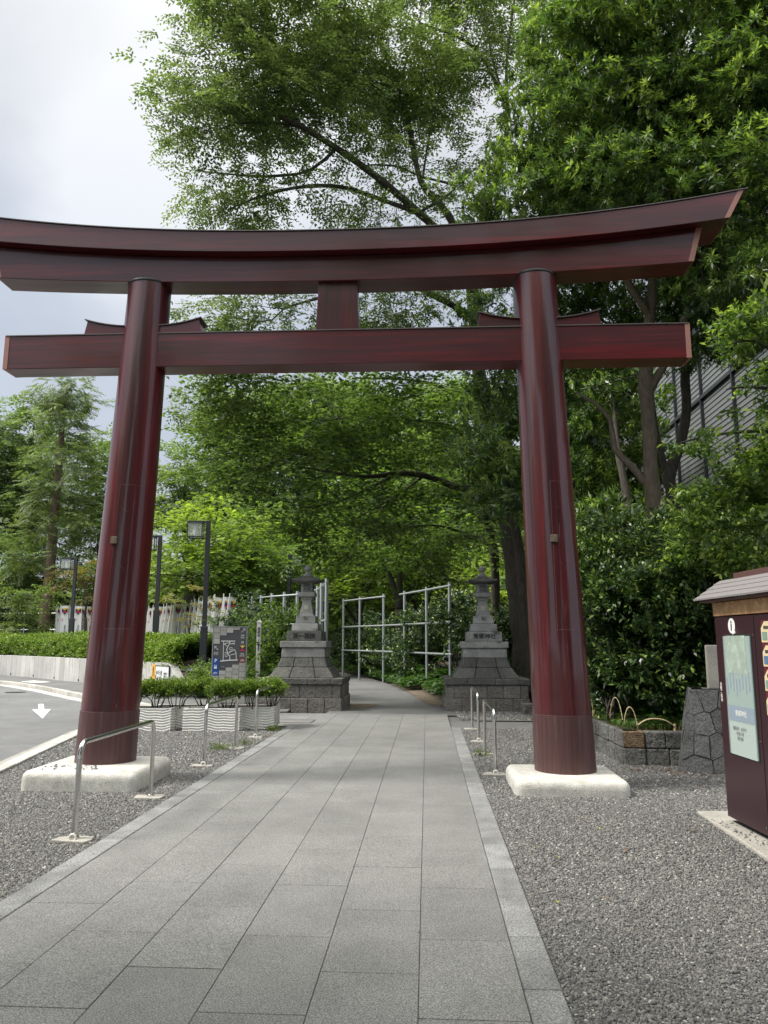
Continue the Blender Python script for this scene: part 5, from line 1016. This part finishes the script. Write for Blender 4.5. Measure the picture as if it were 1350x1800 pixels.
# ================================================================ louvred building on the right
bl = thing('louvred_building', 'grey building clad in horizontal louvres behind the trees at the right', 'building', S(9.2, 25), PA)
M['louvre'] = mat('louvre', (.15, .16, .165), .55, .1); M['louvre_dark'] = mat('louvre gap', (.05, .053, .056), .7)
MB().box((4.2, 0, 8), (8, 26, 16)).build('core_wall', M['louvre_dark'], bl)
bays = 10
for i in range(bays):
    y0 = -13 + i * 2.6
    for zc in range(5):
        mb = MB()
        for j in range(17):
            z = .4 + zc * 3.05 + j * .17; mb.add([(.03, y0 + .05, z + .16), (.05, y0 + .05, z), (.05, y0 + 2.55, z), (.03, y0 + 2.55, z + .16), (.04, y0 + .05, z + .165), (.062, y0 + .05, z + .01), (.062, y0 + 2.55, z + .01), (.04, y0 + 2.55, z + .165)], [(3, 2, 1, 0), (4, 5, 6, 7), (0, 1, 5, 4), (1, 2, 6, 5), (2, 3, 7, 6), (3, 0, 4, 7)])
        if 4 < i < 10 or zc < 5: pass
        pn = mb.build('louvre_panel', M['louvre'], bl); pn.scale = (-1, 1, 1)
    mb = MB(); mb.box((-.10, y0, 7.8), (.10, .07, 15.4)); mb.build('mullion', M['dark_metal'], bl)
for zc in range(5): MB().box((-.08, 0, .30 + zc * 3.05), (.14, 26, .12)).build('floor_edge', M['dark_metal'], bl)

# ================================================================ trees
def pl(*pts): return [P(*q) for q in pts]
# --- the broad tree over the gate
g3 = lambda px, d, z=0.: np.array([P(px, 1126, d)[0], d, z])
A = [(  [g3(921, 20, -.1), P(912, 1080, 20), P(897, 950, 19.8), P(878, 850, 19.4), P(856, 740, 18.8), P(842, 640, 18.2), P(838, 570, 17.8), P(830, 480, 17.3)], [.28, .25, .23, .22, .20, .18, .165, .15]),
     (  [P(838, 570, 17.8), P(795, 535, 17.4), P(700, 495, 16.9), P(600, 512, 16.3), P(500, 540, 15.8)], [.11, .10, .08, .055, .03]),
     (  [P(832, 500, 17.4), P(790, 430, 17.0), P(735, 375, 16.5), P(660, 312, 15.9), P(590, 262, 15.3), P(525, 222, 14.8), P(455, 190, 14.4), P(390, 120, 14.1)], [.15, .135, .12, .105, .09, .07, .05, .025]),
     (  [P(735, 375, 16.5), P(670, 352, 16.2), P(600, 330, 15.8), P(520, 332, 15.3), P(450, 350, 15.0), P(400, 372, 14.8)], [.08, .07, .06, .05, .035, .02]),
     (  [P(590, 262, 15.3), P(545, 300, 15.4), P(470, 310, 15.2), P(390, 305, 15.0), P(345, 300, 15)], [.05, .045, .035, .025, .012]),
     (  [P(525, 222, 14.8), P(500, 160, 14.6), P(470, 120, 14.4), P(450, 60, 14.2)], [.05, .04, .03, .02]),
     (  [P(525, 222, 14.8), P(440, 215, 14.6), P(360, 235, 14.4)], [.04, .03, .015]),
     (  [P(830, 480, 17.3), P(790, 380, 17.0), P(742, 318, 16.9), P(725, 240, 16.8), P(708, 170, 16.7), P(690, 120, 16.6), P(665, 60, 16.4), P(640, -20, 16.2)], [.13, .11, .095, .085, .075, .06, .05, .03]),
     (  [P(708, 170, 16.7), P(712, 110, 16.6), P(735, 50, 16.5), P(740, -30, 16.4)], [.05, .04, .03, .02]),
     (  [P(742, 318, 16.9), P(755, 240, 16.7), P(780, 130, 16.4), P(795, 60, 16.3)], [.04, .03, .02, .012]),
     (  [P(830, 480, 17.3), P(845, 400, 17.8), P(870, 330, 18), P(895, 215, 17.9), P(880, 160, 17.8), P(830, 80, 17.5), P(740, 40, 17.0)], [.12, .11, .10, .085, .065, .05, .03]),
     (  [P(895, 215, 17.9), P(890, 120, 17.9), P(900, 30, 17.9), P(915, -60, 17.9)], [.06, .05, .04, .03]),
     (  [P(885, 170, 17.9), P(865, 100, 17.8), P(850, 0, 17.7)], [.045, .035, .02]),
     (  [P(735, 375, 16.5), P(800, 330, 16.6), P(740, 310, 16.4), P(690, 290, 16.2), P(640, 290, 16.0)], [.05, .045, .035, .03, .02])]
Ab = [blob(420, 120, 14.3, 105, 115, 1.6), blob(380, 245, 14.6, 85, 70, 1.5), blob(500, 60, 14.5, 130, 90, 1.6), blob(560, 180, 15.0, 110, 90, 1.6), blob(410, 345, 15, 60, 55, 1.2), blob(520, 370, 15.4, 90, 40, 1.2), blob(640, 90, 16, 100, 110, 1.5), blob(720, 200, 16.5, 70, 80, 1.2), blob(830, 60, 17, 90, 90, 1.4), blob(830, 280, 17, 60, 60, 1.2),
      blob(660, 400, 16.5, 60, 30, 1), blob(460, 545, 16, 110, 45, 1.4), blob(640, 550, 16.8, 120, 50, 1.4), blob(780, 520, 17.5, 60, 50, 1.1), blob(400, 690, 17, 60, 60, 1.3), blob(385, 580, 16, 40, 30, 1), blob(500, -60, 14.5, 180, 70, 1.6), blob(760, -60, 17, 180, 70, 1.8), blob(610, 330, 16.0, 80, 45, 1), blob(450, 180, 14.4, 90, 80, 1.1), blob(700, 300, 16.4, 60, 40, .9), blob(770, 150, 16.6, 60, 70, 1.0), blob(700, 120, 16.5, 120, 60, 1.5), blob(325, 200, 14.4, 42, 60, .9), blob(345, 90, 14.4, 45, 45, .9), blob(360, 330, 14.8, 45, 40, .9), blob(400, 20, 14.3, 70, 50, 1.2), blob(940, 30, 18, 40, 70, 1.2), blob(780, 390, 17, 50, 40, 1)]
tree('spreading_tree', 'tall spreading tree whose limbs arch leftward above the gate', 'tree', g3(921, 20, 0), [(p_, [r_ * (.78 if i_ else 1) for r_ in rr_]) for i_, (p_, rr_) in enumerate(A)], Ab, 12, 'alt', L['zelkova'], M['bark'], per=6, scale=1.0, leafk=1.1, tip=.0045, jitter=.36, gap=.04, up=.15)
# --- evergreen over the right of the gate
B = [([g3(1182, 15.0, .3), P(1160, 950, 15), P(1146, 850, 14.9), P(1143, 760, 14.8), P(1137, 680, 14.7), P(1140, 600, 14.5), P(1150, 500, 14.2), P(1160, 350, 13.8), P(1150, 200, 13.4), P(1130, 50, 13.2)], [.20, .17, .15, .135, .145, .12, .10, .09, .07, .05]),
     ([P(1139, 690, 14.7), P(1162, 650, 14.6), P(1190, 600, 14.4), P(1220, 500, 14), P(1260, 380, 13.4), P(1300, 250, 13)], [.09, .08, .075, .065, .05, .03]),
     ([P(1146, 862, 14.9), P(1110, 820, 15), P(1080, 790, 15.1), P(1072, 740, 15.2), P(1045, 710, 15.2), P(1010, 690, 15.2)], [.08, .075, .06, .05, .04, .025]),
     ([P(1145, 560, 14.4), P(1080, 450, 13.8), P(1030, 330, 13.2), P(980, 220, 12.9), P(960, 120, 12.8)], [.08, .07, .06, .045, .03]),
     ([P(1160, 350, 13.8), P(1100, 280, 13), P(1050, 150, 12.6)], [.06, .05, .03])]
Bb = [blob(1050, 90, 12.8, 130, 110, 1.4), blob(1200, 60, 12.6, 130, 110, 1.4), blob(1000, 230, 13, 110, 90, 1.3), blob(1130, 220, 12.8, 120, 90, 1.3), blob(1260, 190, 12.4, 110, 100, 1.3), blob(940, 330, 13.2, 90, 60, 1.0), blob(1060, 330, 12.6, 90, 60, 1.0), blob(1180, 330, 12.4, 70, 40, .8), blob(1290, 340, 12, 80, 80, 1.2), blob(1290, 480, 12.5, 70, 70, 1.2), blob(860, 370, 13.6, 60, 40, .9), blob(1370, 80, 12, 90, 200, 1.6), blob(1370, 330, 12, 70, 120, 1.4), blob(1130, 330, 14.6, 200, 120, 1.0), blob(1240, 440, 14, 90, 90, 1), blob(1150, 360, 12.0, 60, 30, .5)]
tree('evergreen_tree', 'big glossy evergreen with forked trunk filling the top right behind the gate', 'tree', g3(1182, 15.0, .3), B, Bb, 13, 'whorl', L['evergreen'], M['bark_brown'], per=9, scale=1.0, leafk=1.15, tip=.005, jitter=.24, gap=.35, up=.2, shell=.3, droop=.08)
B2 = [([g3(1195, 17, .3), P(1186, 900, 17), P(1176, 840, 17), P(1195, 790, 16.9), P(1208, 720, 16.8), P(1206, 650, 16.6), P(1215, 560, 16.4)], [.17, .15, .14, .12, .11, .10, .07]),
      ([P(1172, 838, 17), P(1160, 790, 17), P(1150, 740, 17), P(1142, 680, 17)], [.07, .065, .06, .05]), ([P(1206, 660, 16.6), P(1222, 630, 16.5), P(1240, 590, 16.3)], [.06, .05, .03])]
B2b = [blob(1230, 590, 15.6, 70, 50, 1.0), blob(1170, 540, 15.8, 90, 50, 1.0), blob(1060, 560, 16, 90, 60, 1), blob(1040, 660, 16.5, 60, 45, .8), blob(1250, 500, 15.5, 90, 60, 1.2), blob(1020, 500, 15.5, 60, 50, 1), blob(1290, 560, 15.5, 50, 40, .8)]
tree('dark_tree', 'darker tree with a crooked trunk against the louvred building', 'tree', g3(1195, 17, .3), B2, B2b, 20, 'whorl', L['evergreen'], M['bark'], per=4, scale=1.05, leafk=1.2, tip=.005, vshift=-.15, droop=-.15)
# --- hanging evergreen left of the right pillar
C = [([g3(925, 18.5, 0), P(915, 1000, 18.5), P(900, 900, 18), P(890, 800, 17.5), P(885, 700, 17), P(900, 600, 16.6), P(920, 500, 16.2)], [.13, .12, .11, .10, .08, .06, .04])]
Cb = [blob(880, 700, 16, 55, 60, .8), blob(860, 790, 15.6, 45, 45, .7), blob(900, 860, 16, 40, 60, .8), blob(900, 620, 16, 60, 50, .9), blob(880, 550, 16, 45, 45, .8), blob(930, 740, 17, 60, 100, .8), blob(850, 860, 16.5, 30, 30, .6)]
tree('drooping_evergreen', 'evergreen with hanging glossy leaf clusters left of the right pillar', 'tree', g3(925, 18.5, 0), C, Cb, 26, 'whorl', L['evergreen'], M['bark'], per=4, scale=1.1, leafk=1.2, vshift=-.06, droop=-.45, tip=.004)
# --- Japanese maple reaching across under the gate
D = [([g3(868, 24, 0), P(872, 1040, 23.5), P(868, 960, 22.8), P(850, 900, 21.5), P(832, 868, 20.6), P(790, 852, 19.8), P(745, 836, 19.2), P(700, 832, 18.8), P(655, 838, 18.4), P(610, 836, 18), P(560, 826, 17.8), P(535, 822, 17.6)], [.16, .14, .13, .115, .10, .09, .08, .068, .055, .045, .03, .015]),
     ([P(700, 832, 18.8), P(660, 852, 18.6), P(600, 880, 18.4), P(530, 896, 18.2)], [.045, .038, .028, .015]), ([P(850, 900, 21.5), P(830, 830, 20.6), P(826, 780, 20), P(795, 752, 19.4), P(730, 740, 18.6), P(650, 735, 17.8), P(560, 740, 17.2)], [.10, .09, .08, .065, .05, .035, .02]),
     ([P(826, 780, 20), P(800, 700, 19.5), P(740, 670, 19), P(620, 665, 18)], [.05, .045, .035, .02]), ([P(868, 960, 22.8), P(820, 940, 21.6), P(770, 925, 20.5), P(700, 930, 19.8), P(640, 945, 19.2)], [.05, .045, .035, .028, .015]), ([P(745, 836, 19.2), P(700, 870, 19.2), P(650, 900, 19), P(600, 925, 18.8)], [.035, .03, .022, .012])]
Db = []
for (px, py, d, rx) in ((700, 690, 18.0, 110), (580, 700, 17.4, 110), (470, 720, 17, 90), (780, 700, 18.6, 60), (680, 745, 17.4, 110), (560, 760, 17.2, 110), (440, 775, 17.2, 70), (770, 770, 18.6, 60), (640, 800, 17.8, 90), (500, 815, 17.5, 100), (720, 870, 19.4, 90), (560, 865, 18, 110), (440, 850, 17.8, 70), (800, 830, 20.5, 45), (620, 915, 18.6, 110), (740, 930, 20, 90), (480, 915, 18.2, 90), (700, 975, 20.5, 90), (560, 965, 19.2, 80), (820, 950, 21.5, 50), (440, 665, 17.2, 90), (380, 740, 17.6, 50), (400, 830, 18.2, 45)):
    Db.append(blob(px, py, d, rx, 17, 1.3))
tree('maple_tree', 'maple with tiers of fine leaves on a long limb reaching left under the gate', 'tree', g3(868, 24, 0), D, Db, 15, 'maple', L['maple'], M['bark'], per=9, scale=1.25, leafk=1.15, tip=.0045, up=.05, flat=.07, jitter=.26, gap=.1)
# --- near branch sprays on the right edge
xr = P(1560, 1126, 9.2)
Ebr = [([np.array([xr[0], 9.6, .2]), P(1540, 900, 9.6), P(1500, 700, 9.4), P(1490, 480, 9.2), P(1480, 300, 9)], [.14, .12, .10, .08, .05])]
for pts in (((1500, 700, 9.4), (1400, 640, 9.0), (1330, 600, 8.8), (1290, 604, 8.7)), ((1500, 720, 9.4), (1400, 690, 9.1), (1320, 680, 8.9), (1275, 684, 8.8)), ((1510, 800, 9.5), (1420, 770, 9.2), (1330, 760, 9), (1250, 768, 8.9), (1190, 782, 8.8)), ((1530, 880, 9.6), (1440, 850, 9.4), (1340, 840, 9.2), (1250, 865, 9.1), (1215, 872, 9.0)), ((1530, 900, 9.6), (1440, 910, 9.4), (1350, 920, 9.3), (1260, 930, 9.2)), ((1500, 640, 9.3), (1420, 560, 9.0), (1350, 545, 8.9)), ((1535, 940, 9.6), (1440, 960, 9.5), (1350, 970, 9.4))): Ebr.append((pl(*pts), list(np.linspace(.04, .008, len(pts)))))
Eb = []
for (px, py, d, rx, rz) in ((1330, 598, 8.8, 48, 12), (1335, 560, 8.9, 30, 10), (1325, 684, 8.9, 50, 11), (1320, 735, 9, 45, 14), (1270, 780, 8.95, 80, 14), (1330, 800, 9, 60, 22), (1290, 870, 9.1, 75, 17), (1330, 900, 9.2, 60, 28), (1280, 935, 9.3, 75, 22), (1340, 850, 9.1, 50, 20), (1320, 975, 9.4, 70, 20), (1400, 640, 9, 40, 50), (1400, 800, 9.2, 50, 90), (1250, 985, 9.9, 50, 20), (1350, 1005, 9.6, 60, 18)): Eb.append(blob(px, py, d, rx, rz, .55))
tree('overhanging_shrub_tree', 'tree reaching in from the right edge with bright layered leaf sprays above the notice board', 'tree', (float(xr[0]), 9.6, 0), Ebr, Eb, 46, 'shrub', L['spray'], M['bark'], per=9, scale=1.25, leafk=1.25, vshift=.12, tip=.003, flat=.1, up=0, droop=-.02, jitter=.12)
# --- shrub mass in the raised bed
k_ = [('camellia_bush', 'dense dark camellia bush filling the bed right of the right pillar', [blob(1110, 1120, 11.3, 80, 90, .8), blob(1060, 1060, 12, 60, 70, .8), blob(1150, 1190, 10.9, 75, 70, .6), blob(1075, 1180, 11.6, 45, 50, .6)], (3.8, 11.6, .35), 0.0),
      ('camellia_bush', 'camellia bush with glossy upright tips below the crooked trunks', [blob(1120, 985, 12.6, 80, 45, .8), blob(1090, 940, 12.9, 35, 35, .6), blob(1050, 1000, 12.8, 50, 40, .7)], (4.2, 12.8, .35), .12),
      ('camellia_bush', 'dark bush between the camellias and the roof of the notice board', [blob(1200, 1020, 10.8, 80, 60, .7), blob(1215, 1110, 10.6, 60, 90, .6), blob(1190, 960, 11.6, 70, 40, .7)], (4.5, 11.0, .35), .0)]
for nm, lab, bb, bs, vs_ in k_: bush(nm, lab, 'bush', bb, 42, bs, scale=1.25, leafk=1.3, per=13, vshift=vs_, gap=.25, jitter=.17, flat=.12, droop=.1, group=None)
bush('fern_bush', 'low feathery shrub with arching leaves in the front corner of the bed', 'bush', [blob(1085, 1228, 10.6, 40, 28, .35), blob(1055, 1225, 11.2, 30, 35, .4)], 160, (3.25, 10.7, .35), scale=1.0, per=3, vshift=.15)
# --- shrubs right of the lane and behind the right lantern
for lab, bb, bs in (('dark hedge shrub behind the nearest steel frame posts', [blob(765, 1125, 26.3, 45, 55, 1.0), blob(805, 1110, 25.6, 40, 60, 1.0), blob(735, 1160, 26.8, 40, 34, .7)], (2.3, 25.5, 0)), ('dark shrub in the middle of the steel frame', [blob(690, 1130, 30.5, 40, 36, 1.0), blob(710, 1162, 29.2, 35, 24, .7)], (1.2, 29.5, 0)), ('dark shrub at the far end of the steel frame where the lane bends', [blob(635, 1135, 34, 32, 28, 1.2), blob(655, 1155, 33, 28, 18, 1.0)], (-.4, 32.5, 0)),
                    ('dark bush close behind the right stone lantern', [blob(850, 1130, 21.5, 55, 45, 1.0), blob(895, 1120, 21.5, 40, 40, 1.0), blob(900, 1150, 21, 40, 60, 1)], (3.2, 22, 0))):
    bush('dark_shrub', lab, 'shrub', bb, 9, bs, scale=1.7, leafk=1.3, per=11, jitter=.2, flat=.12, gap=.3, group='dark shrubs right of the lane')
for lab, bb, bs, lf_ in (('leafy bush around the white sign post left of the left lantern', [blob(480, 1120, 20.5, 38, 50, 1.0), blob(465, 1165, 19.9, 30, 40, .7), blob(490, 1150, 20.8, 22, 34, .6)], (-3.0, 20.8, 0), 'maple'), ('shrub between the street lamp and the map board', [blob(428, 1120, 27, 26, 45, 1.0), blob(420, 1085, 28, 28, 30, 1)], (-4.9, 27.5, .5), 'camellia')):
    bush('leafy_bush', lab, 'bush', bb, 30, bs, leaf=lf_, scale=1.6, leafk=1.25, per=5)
# ground cover along the lane
pts = []
lr = np.array(lane_r[2:]); u = rng.uniform(0, len(lr) - 1.001, 2600); i_ = u.astype(int); f_ = (u - i_)[:, None]; p = lr[i_] * (1 - f_) + lr[i_ + 1] * f_; w_ = rng.uniform(.0, 1.6, 2600); p = np.concatenate([p[:, :2] + np.stack([w_ + .05 + (p[:, 1] < 24) * .55, w_ * .3], 1), (np.full((2600, 1), .02) + (w_ * .22)[:, None])], 1)
g = leaf_mass('ground_cover', p, np.tile([1., 0, 0], (len(p), 1)), 'ivy', L['ground'], scale=1.7, flat=.1); g['kind'] = 'stuff'; g['label'] = 'low broad leaved ground cover along the right side of the lane'; g['category'] = 'ground cover'
p = np.stack([rng.uniform(-6, -2.6, 900), rng.uniform(20, 32, 900), np.full(900, .05)], 1); p = p[p[:, 0] < -2.0 - (p[:, 1] - 21) * .27]; g = leaf_mass('ground_cover', p, np.tile([1., 0, 0], (len(p), 1)), 'ivy', L['ground'], scale=1.9, flat=.1); g['kind'] = 'stuff'; g['label'] = 'low ground cover left of the lane behind the left lantern'; g['category'] = 'ground cover'
# --- background trees, each with its own crown
def simple_tree(name, label, base, top_px, trunk_r, blobs, dens, kind, leaf, scale, bm='bark', leafk=1.3, per=4, vs=0, group=None, **kw):
    b = np.array(base, float); tops = [np.array(c) for c, r in blobs]; cen = np.mean(tops, 0); fork = b + (cen - b) * .45; fork[0] = b[0] + (cen[0] - b[0]) * .3; fork[1] = b[1]
    lim = [([b - [0, 0, .2], b + (fork - b) * .5 + [rng.normal(0, .1), 0, 0], fork], [trunk_r, trunk_r * .85, trunk_r * .72])]
    for t_ in tops: md = fork + (t_ - fork) * .5 + rng.normal(0, .3, 3) + [0, 0, .4]; lim.append(([fork, md, t_], [trunk_r * .5, trunk_r * .3, trunk_r * .1]))
    return tree(name, label, 'tree', b, lim, blobs, dens, kind, L[leaf], M[bm], per=per, scale=scale, leafk=leafk, vshift=vs, group=group, tip=.009, step=.7, thin=3, **kw)
# conifer
cb0 = g3(74, 42, 1.2); Ct = [([cb0, P(88, 1000, 42), P(98, 880, 42), P(108, 760, 42), P(116, 690, 42), P(120, 668, 42)], [.33, .27, .22, .15, .07, .03])]; Cbl = []
for k in range(17):
    f_ = k / 16; py = 672 + (985 - 672) * f_; px = 119 - 27 * f_; rx = 12 + 62 * f_ ** .8
    for sg in (-1, 1): Cbl.append(blob(px + sg * rx * .55, py + 6, 42 + (k % 3 - 1) * .8, rx * .55, 5.5, 1.2))
Cbl.append(blob(150, 1000, 41, 45, 8, 1)); Cbl.append(blob(160, 710, 42, 40, 5, .5)); Cbl.append(blob(85, 695, 42, 25, 4, .5))
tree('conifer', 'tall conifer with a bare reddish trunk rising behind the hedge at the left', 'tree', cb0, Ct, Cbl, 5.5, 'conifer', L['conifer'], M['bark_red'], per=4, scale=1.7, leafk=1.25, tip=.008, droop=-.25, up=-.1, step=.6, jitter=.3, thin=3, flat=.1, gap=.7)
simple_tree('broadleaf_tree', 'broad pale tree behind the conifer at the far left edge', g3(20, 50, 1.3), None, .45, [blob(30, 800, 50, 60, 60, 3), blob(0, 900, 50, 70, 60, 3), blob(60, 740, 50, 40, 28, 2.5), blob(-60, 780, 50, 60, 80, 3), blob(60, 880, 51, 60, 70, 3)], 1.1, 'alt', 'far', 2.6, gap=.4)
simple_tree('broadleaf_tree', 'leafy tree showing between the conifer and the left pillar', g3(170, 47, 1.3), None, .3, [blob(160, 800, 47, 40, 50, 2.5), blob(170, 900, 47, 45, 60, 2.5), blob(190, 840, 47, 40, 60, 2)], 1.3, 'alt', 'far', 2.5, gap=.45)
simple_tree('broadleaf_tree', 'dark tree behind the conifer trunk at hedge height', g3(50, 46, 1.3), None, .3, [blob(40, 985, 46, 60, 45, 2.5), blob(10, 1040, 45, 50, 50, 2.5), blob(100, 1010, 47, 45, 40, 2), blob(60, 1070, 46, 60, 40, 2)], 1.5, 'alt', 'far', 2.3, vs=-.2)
simple_tree('yellowish_tree', 'small tree with yellowing leaves beside the far lamp post', g3(148, 40, 1.2), None, .10, [blob(140, 1005, 40, 32, 30, 1.5), blob(160, 1040, 39.5, 25, 35, 1.3)], 2.2, 'alt', 'olive', 1.6, vs=.1)
simple_tree('young_tree', 'small bushy tree with round crown at the far left edge above the hedge', g3(25, 38, 1.2), None, .08, [blob(25, 1085, 38, 40, 38, 1.4), blob(60, 1060, 39, 30, 40, 1.4), blob(0, 1110, 37, 30, 18, 1.0)], 2.6, 'alt', 'zelkova', 1.5, vs=.1)
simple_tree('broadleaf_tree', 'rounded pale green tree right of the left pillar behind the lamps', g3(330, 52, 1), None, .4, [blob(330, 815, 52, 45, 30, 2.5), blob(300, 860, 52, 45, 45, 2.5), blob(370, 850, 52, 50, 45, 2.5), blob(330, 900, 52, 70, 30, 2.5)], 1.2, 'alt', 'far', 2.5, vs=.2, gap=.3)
simple_tree('light_green_tree', 'light green tree with airy leaves behind the near left street lamp', g3(345, 33, 1.2), None, .14, [blob(310, 940, 33, 45, 40, 1.6), blob(370, 935, 33, 50, 45, 1.6), blob(300, 1010, 32.5, 40, 45, 1.4), blob(410, 960, 33, 45, 50, 1.5), blob(360, 1010, 32.5, 50, 40, 1.5)], 4.2, 'maple', 'bright', 2.1, vs=-.15, gap=.45, flat=.08)
simple_tree('reddish_shrub_tree', 'small tree with reddish tips in front of the banner row', g3(335, 25, 1.0), None, .05, [blob(335, 1065, 25, 34, 28, .9), blob(345, 1100, 24.6, 16, 28, .6), blob(310, 1050, 25.5, 18, 14, .6)], 3.2, 'alt', 'olive', 1.15, vs=.0, gap=-.05, per=3)
simple_tree('broadleaf_tree', 'mid green tree behind the left steel frame', g3(450, 34, .6), None, .16, [blob(430, 1010, 33, 55, 50, 1.8), blob(480, 1000, 33, 50, 45, 1.8), blob(420, 1075, 33, 45, 40, 1.6)], 3.6, 'alt', 'maple', 1.9, vs=.1)
k2 = 0
for lab, tb, bb, leaf_, vs_ in (('thin stemmed tree left of centre above the lane', (640, 38), [blob(600, 980, 38, 60, 45, 2), blob(660, 1010, 38, 55, 50, 2), blob(590, 1045, 37, 45, 35, 1.6)], 'bright', -.2),
                     ('thick trunked tree in the middle behind the right steel frame', (702, 34), [blob(700, 940, 34, 80, 50, 2.2), blob(650, 900, 34, 60, 50, 2), blob(760, 960, 34, 60, 55, 2)], 'maple', -.05),
                     ('slim tree right of the middle, its crown over the steel frame', (742, 36), [blob(760, 1030, 36, 50, 40, 1.8), blob(720, 1065, 35, 45, 30, 1.6)], 'maple', .1),
                     ('sunlit pale tree seen behind the top of the right stone lantern', (840, 44), [blob(845, 1010, 44, 48, 38, 2), blob(880, 1050, 43, 45, 40, 2), blob(800, 1050, 43, 45, 30, 1.6)], 'bright', .2),
                     ('tree behind the left stone lantern roof', (520, 40), [blob(520, 990, 40, 60, 50, 2.2), blob(560, 1060, 39, 45, 35, 1.8), blob(480, 950, 41, 60, 50, 2.2)], 'maple', .15)):
    simple_tree('woodland_tree', lab, g3(tb[0], tb[1], .0), None, .20 + .12 * (k2 == 1), bb, 3.0, 'maple', leaf_, 2.3, vs=vs_, gap=.4, flat=.1, group='woodland trees behind the lanterns'); k2 += 1
# tall dark trees closing the view behind
for lab, tb, bb in (('tall dark tree closing the view behind the left of the gate', (430, 50), [blob(420, 760, 50, 60, 70, 3), blob(470, 850, 49, 80, 70, 3), blob(420, 930, 48, 70, 60, 3), blob(520, 740, 50, 90, 70, 3)]),
                    ('tall dark tree in the centre distance', (620, 52), [blob(620, 760, 52, 100, 90, 3), blob(620, 900, 51, 100, 80, 3), blob(700, 830, 51, 90, 90, 3), blob(600, 1040, 50, 110, 60, 2.5)]),
                    ('tall dark tree in the right of centre distance', (800, 50), [blob(800, 760, 50, 90, 90, 3), blob(800, 870, 49, 80, 70, 3), blob(740, 990, 49, 90, 60, 2.5)]),
                    ('dark tree behind the right pillar', (1010, 26), [blob(1000, 720, 26, 70, 70, 1.8), blob(1060, 790, 26, 70, 80, 1.8), blob(1040, 900, 25, 70, 70, 1.6), blob(980, 850, 25, 50, 90, 1.6), blob(970, 980, 24.5, 50, 80, 1.6), blob(1090, 880, 25, 50, 60, 1.4)]),
                    ('dark bushy tree behind the far right shrubs', (1130, 20), [blob(1100, 930, 20, 60, 45, 1.3), blob(1200, 940, 20, 70, 35, 1.3), blob(1080, 700, 22, 60, 60, 1.3), blob(1300, 960, 19, 80, 60, 1.2)])):
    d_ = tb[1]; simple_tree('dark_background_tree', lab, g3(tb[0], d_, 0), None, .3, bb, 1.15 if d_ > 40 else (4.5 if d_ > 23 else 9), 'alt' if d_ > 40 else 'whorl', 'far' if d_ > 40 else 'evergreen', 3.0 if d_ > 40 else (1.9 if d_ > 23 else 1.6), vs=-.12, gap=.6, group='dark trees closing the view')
# far wood that reads as one mass
p = np.stack([rng.uniform(-75, 60, 15000), rng.uniform(62, 78, 15000), rng.uniform(0, 1, 15000)], 1); hgt = 9.5 + 1.5 * np.sin(p[:, 0] * .25) + 1.0 * np.sin(p[:, 0] * .61 + 2) + np.where(p[:, 0] < -14, -3.5, 4); p[:, 2] *= hgt
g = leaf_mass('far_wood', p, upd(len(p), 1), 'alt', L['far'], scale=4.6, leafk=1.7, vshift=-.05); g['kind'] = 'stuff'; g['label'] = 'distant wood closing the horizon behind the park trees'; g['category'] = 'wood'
# unseen trees added around the photographer to shade the foreground and pillar reflections
for lab, b_, bb, n_d in (('unseen tall tree added behind the camera on the right for shade', (6.5, -5, 0), [((4.5, -2.0, 7.8), (4.6, 3.2, 1.8)), ((1.2, .2, 8.6), (3.8, 2.4, 1.0)), ((3.5, -8, 6), (3.6, 2.6, 3))], 2.6),
                         ('unseen tall tree added straight behind the camera for dark reflections', (1.5, -10, 0), [((1.0, -9.5, 7), (2.6, 2.6, 3)), ((1.5, -8.5, 4), (2.6, 2.4, 2.4))], 2.2),
                         ('unseen tree added beside the camera on the left to shade the path', (-6.6, .4, 0), [((-5.8, .6, 6.0), (2.0, 2.2, 1.3))], 3.6),
                         ('unseen tree added across the road behind the camera for dark reflections', (-12, -7, 0), [((-12, -7, 5.5), (3.6, 3.6, 3.4)), ((-15, -2, 5), (3, 3.6, 3.4)), ((-15.5, 3.5, 4.6), (2.6, 3, 3.2))], 1.3),
                         ('unseen tree added right of the camera to shade the gravel', (10, 0, 0), [((7.6, -.2, 7.2), (2.8, 2.6, 1.8)), ((9.5, -2, 4), (2.2, 3, 2.6))], 2.6)):
    simple_tree('added_shade_tree', lab, b_, None, .3, bb, n_d, 'alt', 'maple', 1.9, per=11, group='unseen trees added for shade')
n = 150; p = np.stack([rng.uniform(-2.2, .5, n), rng.uniform(3, 16, n), np.full(n, .022)], 1); p[:, 0] += p[:, 1] * .0557; p[:110] = np.array([S(random.choice([.36, .6, .62, -2.35, -2.4]) + rng.normal(0, .05), rng.uniform(3, 13), .024) for _ in range(110)])
q = leaf_quads(p, rng.normal(0, 1, (n, 3)) * [1, 1, .15], np.tile([.1, 0, 1.], (n, 1)), rng.uniform(.008, .024, n), rng.uniform(.005, .012, n), .15); g = quad_mesh('leaf_debris', q, rng.random(n) * .7, L['dead'], None, (0, 0, 0)); g['kind'] = 'stuff'; g['label'] = 'tiny dry leaf bits scattered on the paving and along its kerbs'; g['category'] = 'leaf litter'
p = scatter(2600, 3.2, 12.5, 10.2, 23.5, .37, lambda x, y: (x > 4.1) | (y < 16)); g = leaf_mass('undergrowth', p, np.tile([1., 0, 0], (len(p), 1)), 'ivy', L['ground'], scale=1.7, flat=.1); g['kind'] = 'stuff'; g['label'] = 'dark ground cover under the bushes and trees right of the gate'; g['category'] = 'undergrowth'
print('LEAF QUADS', NLEAF)
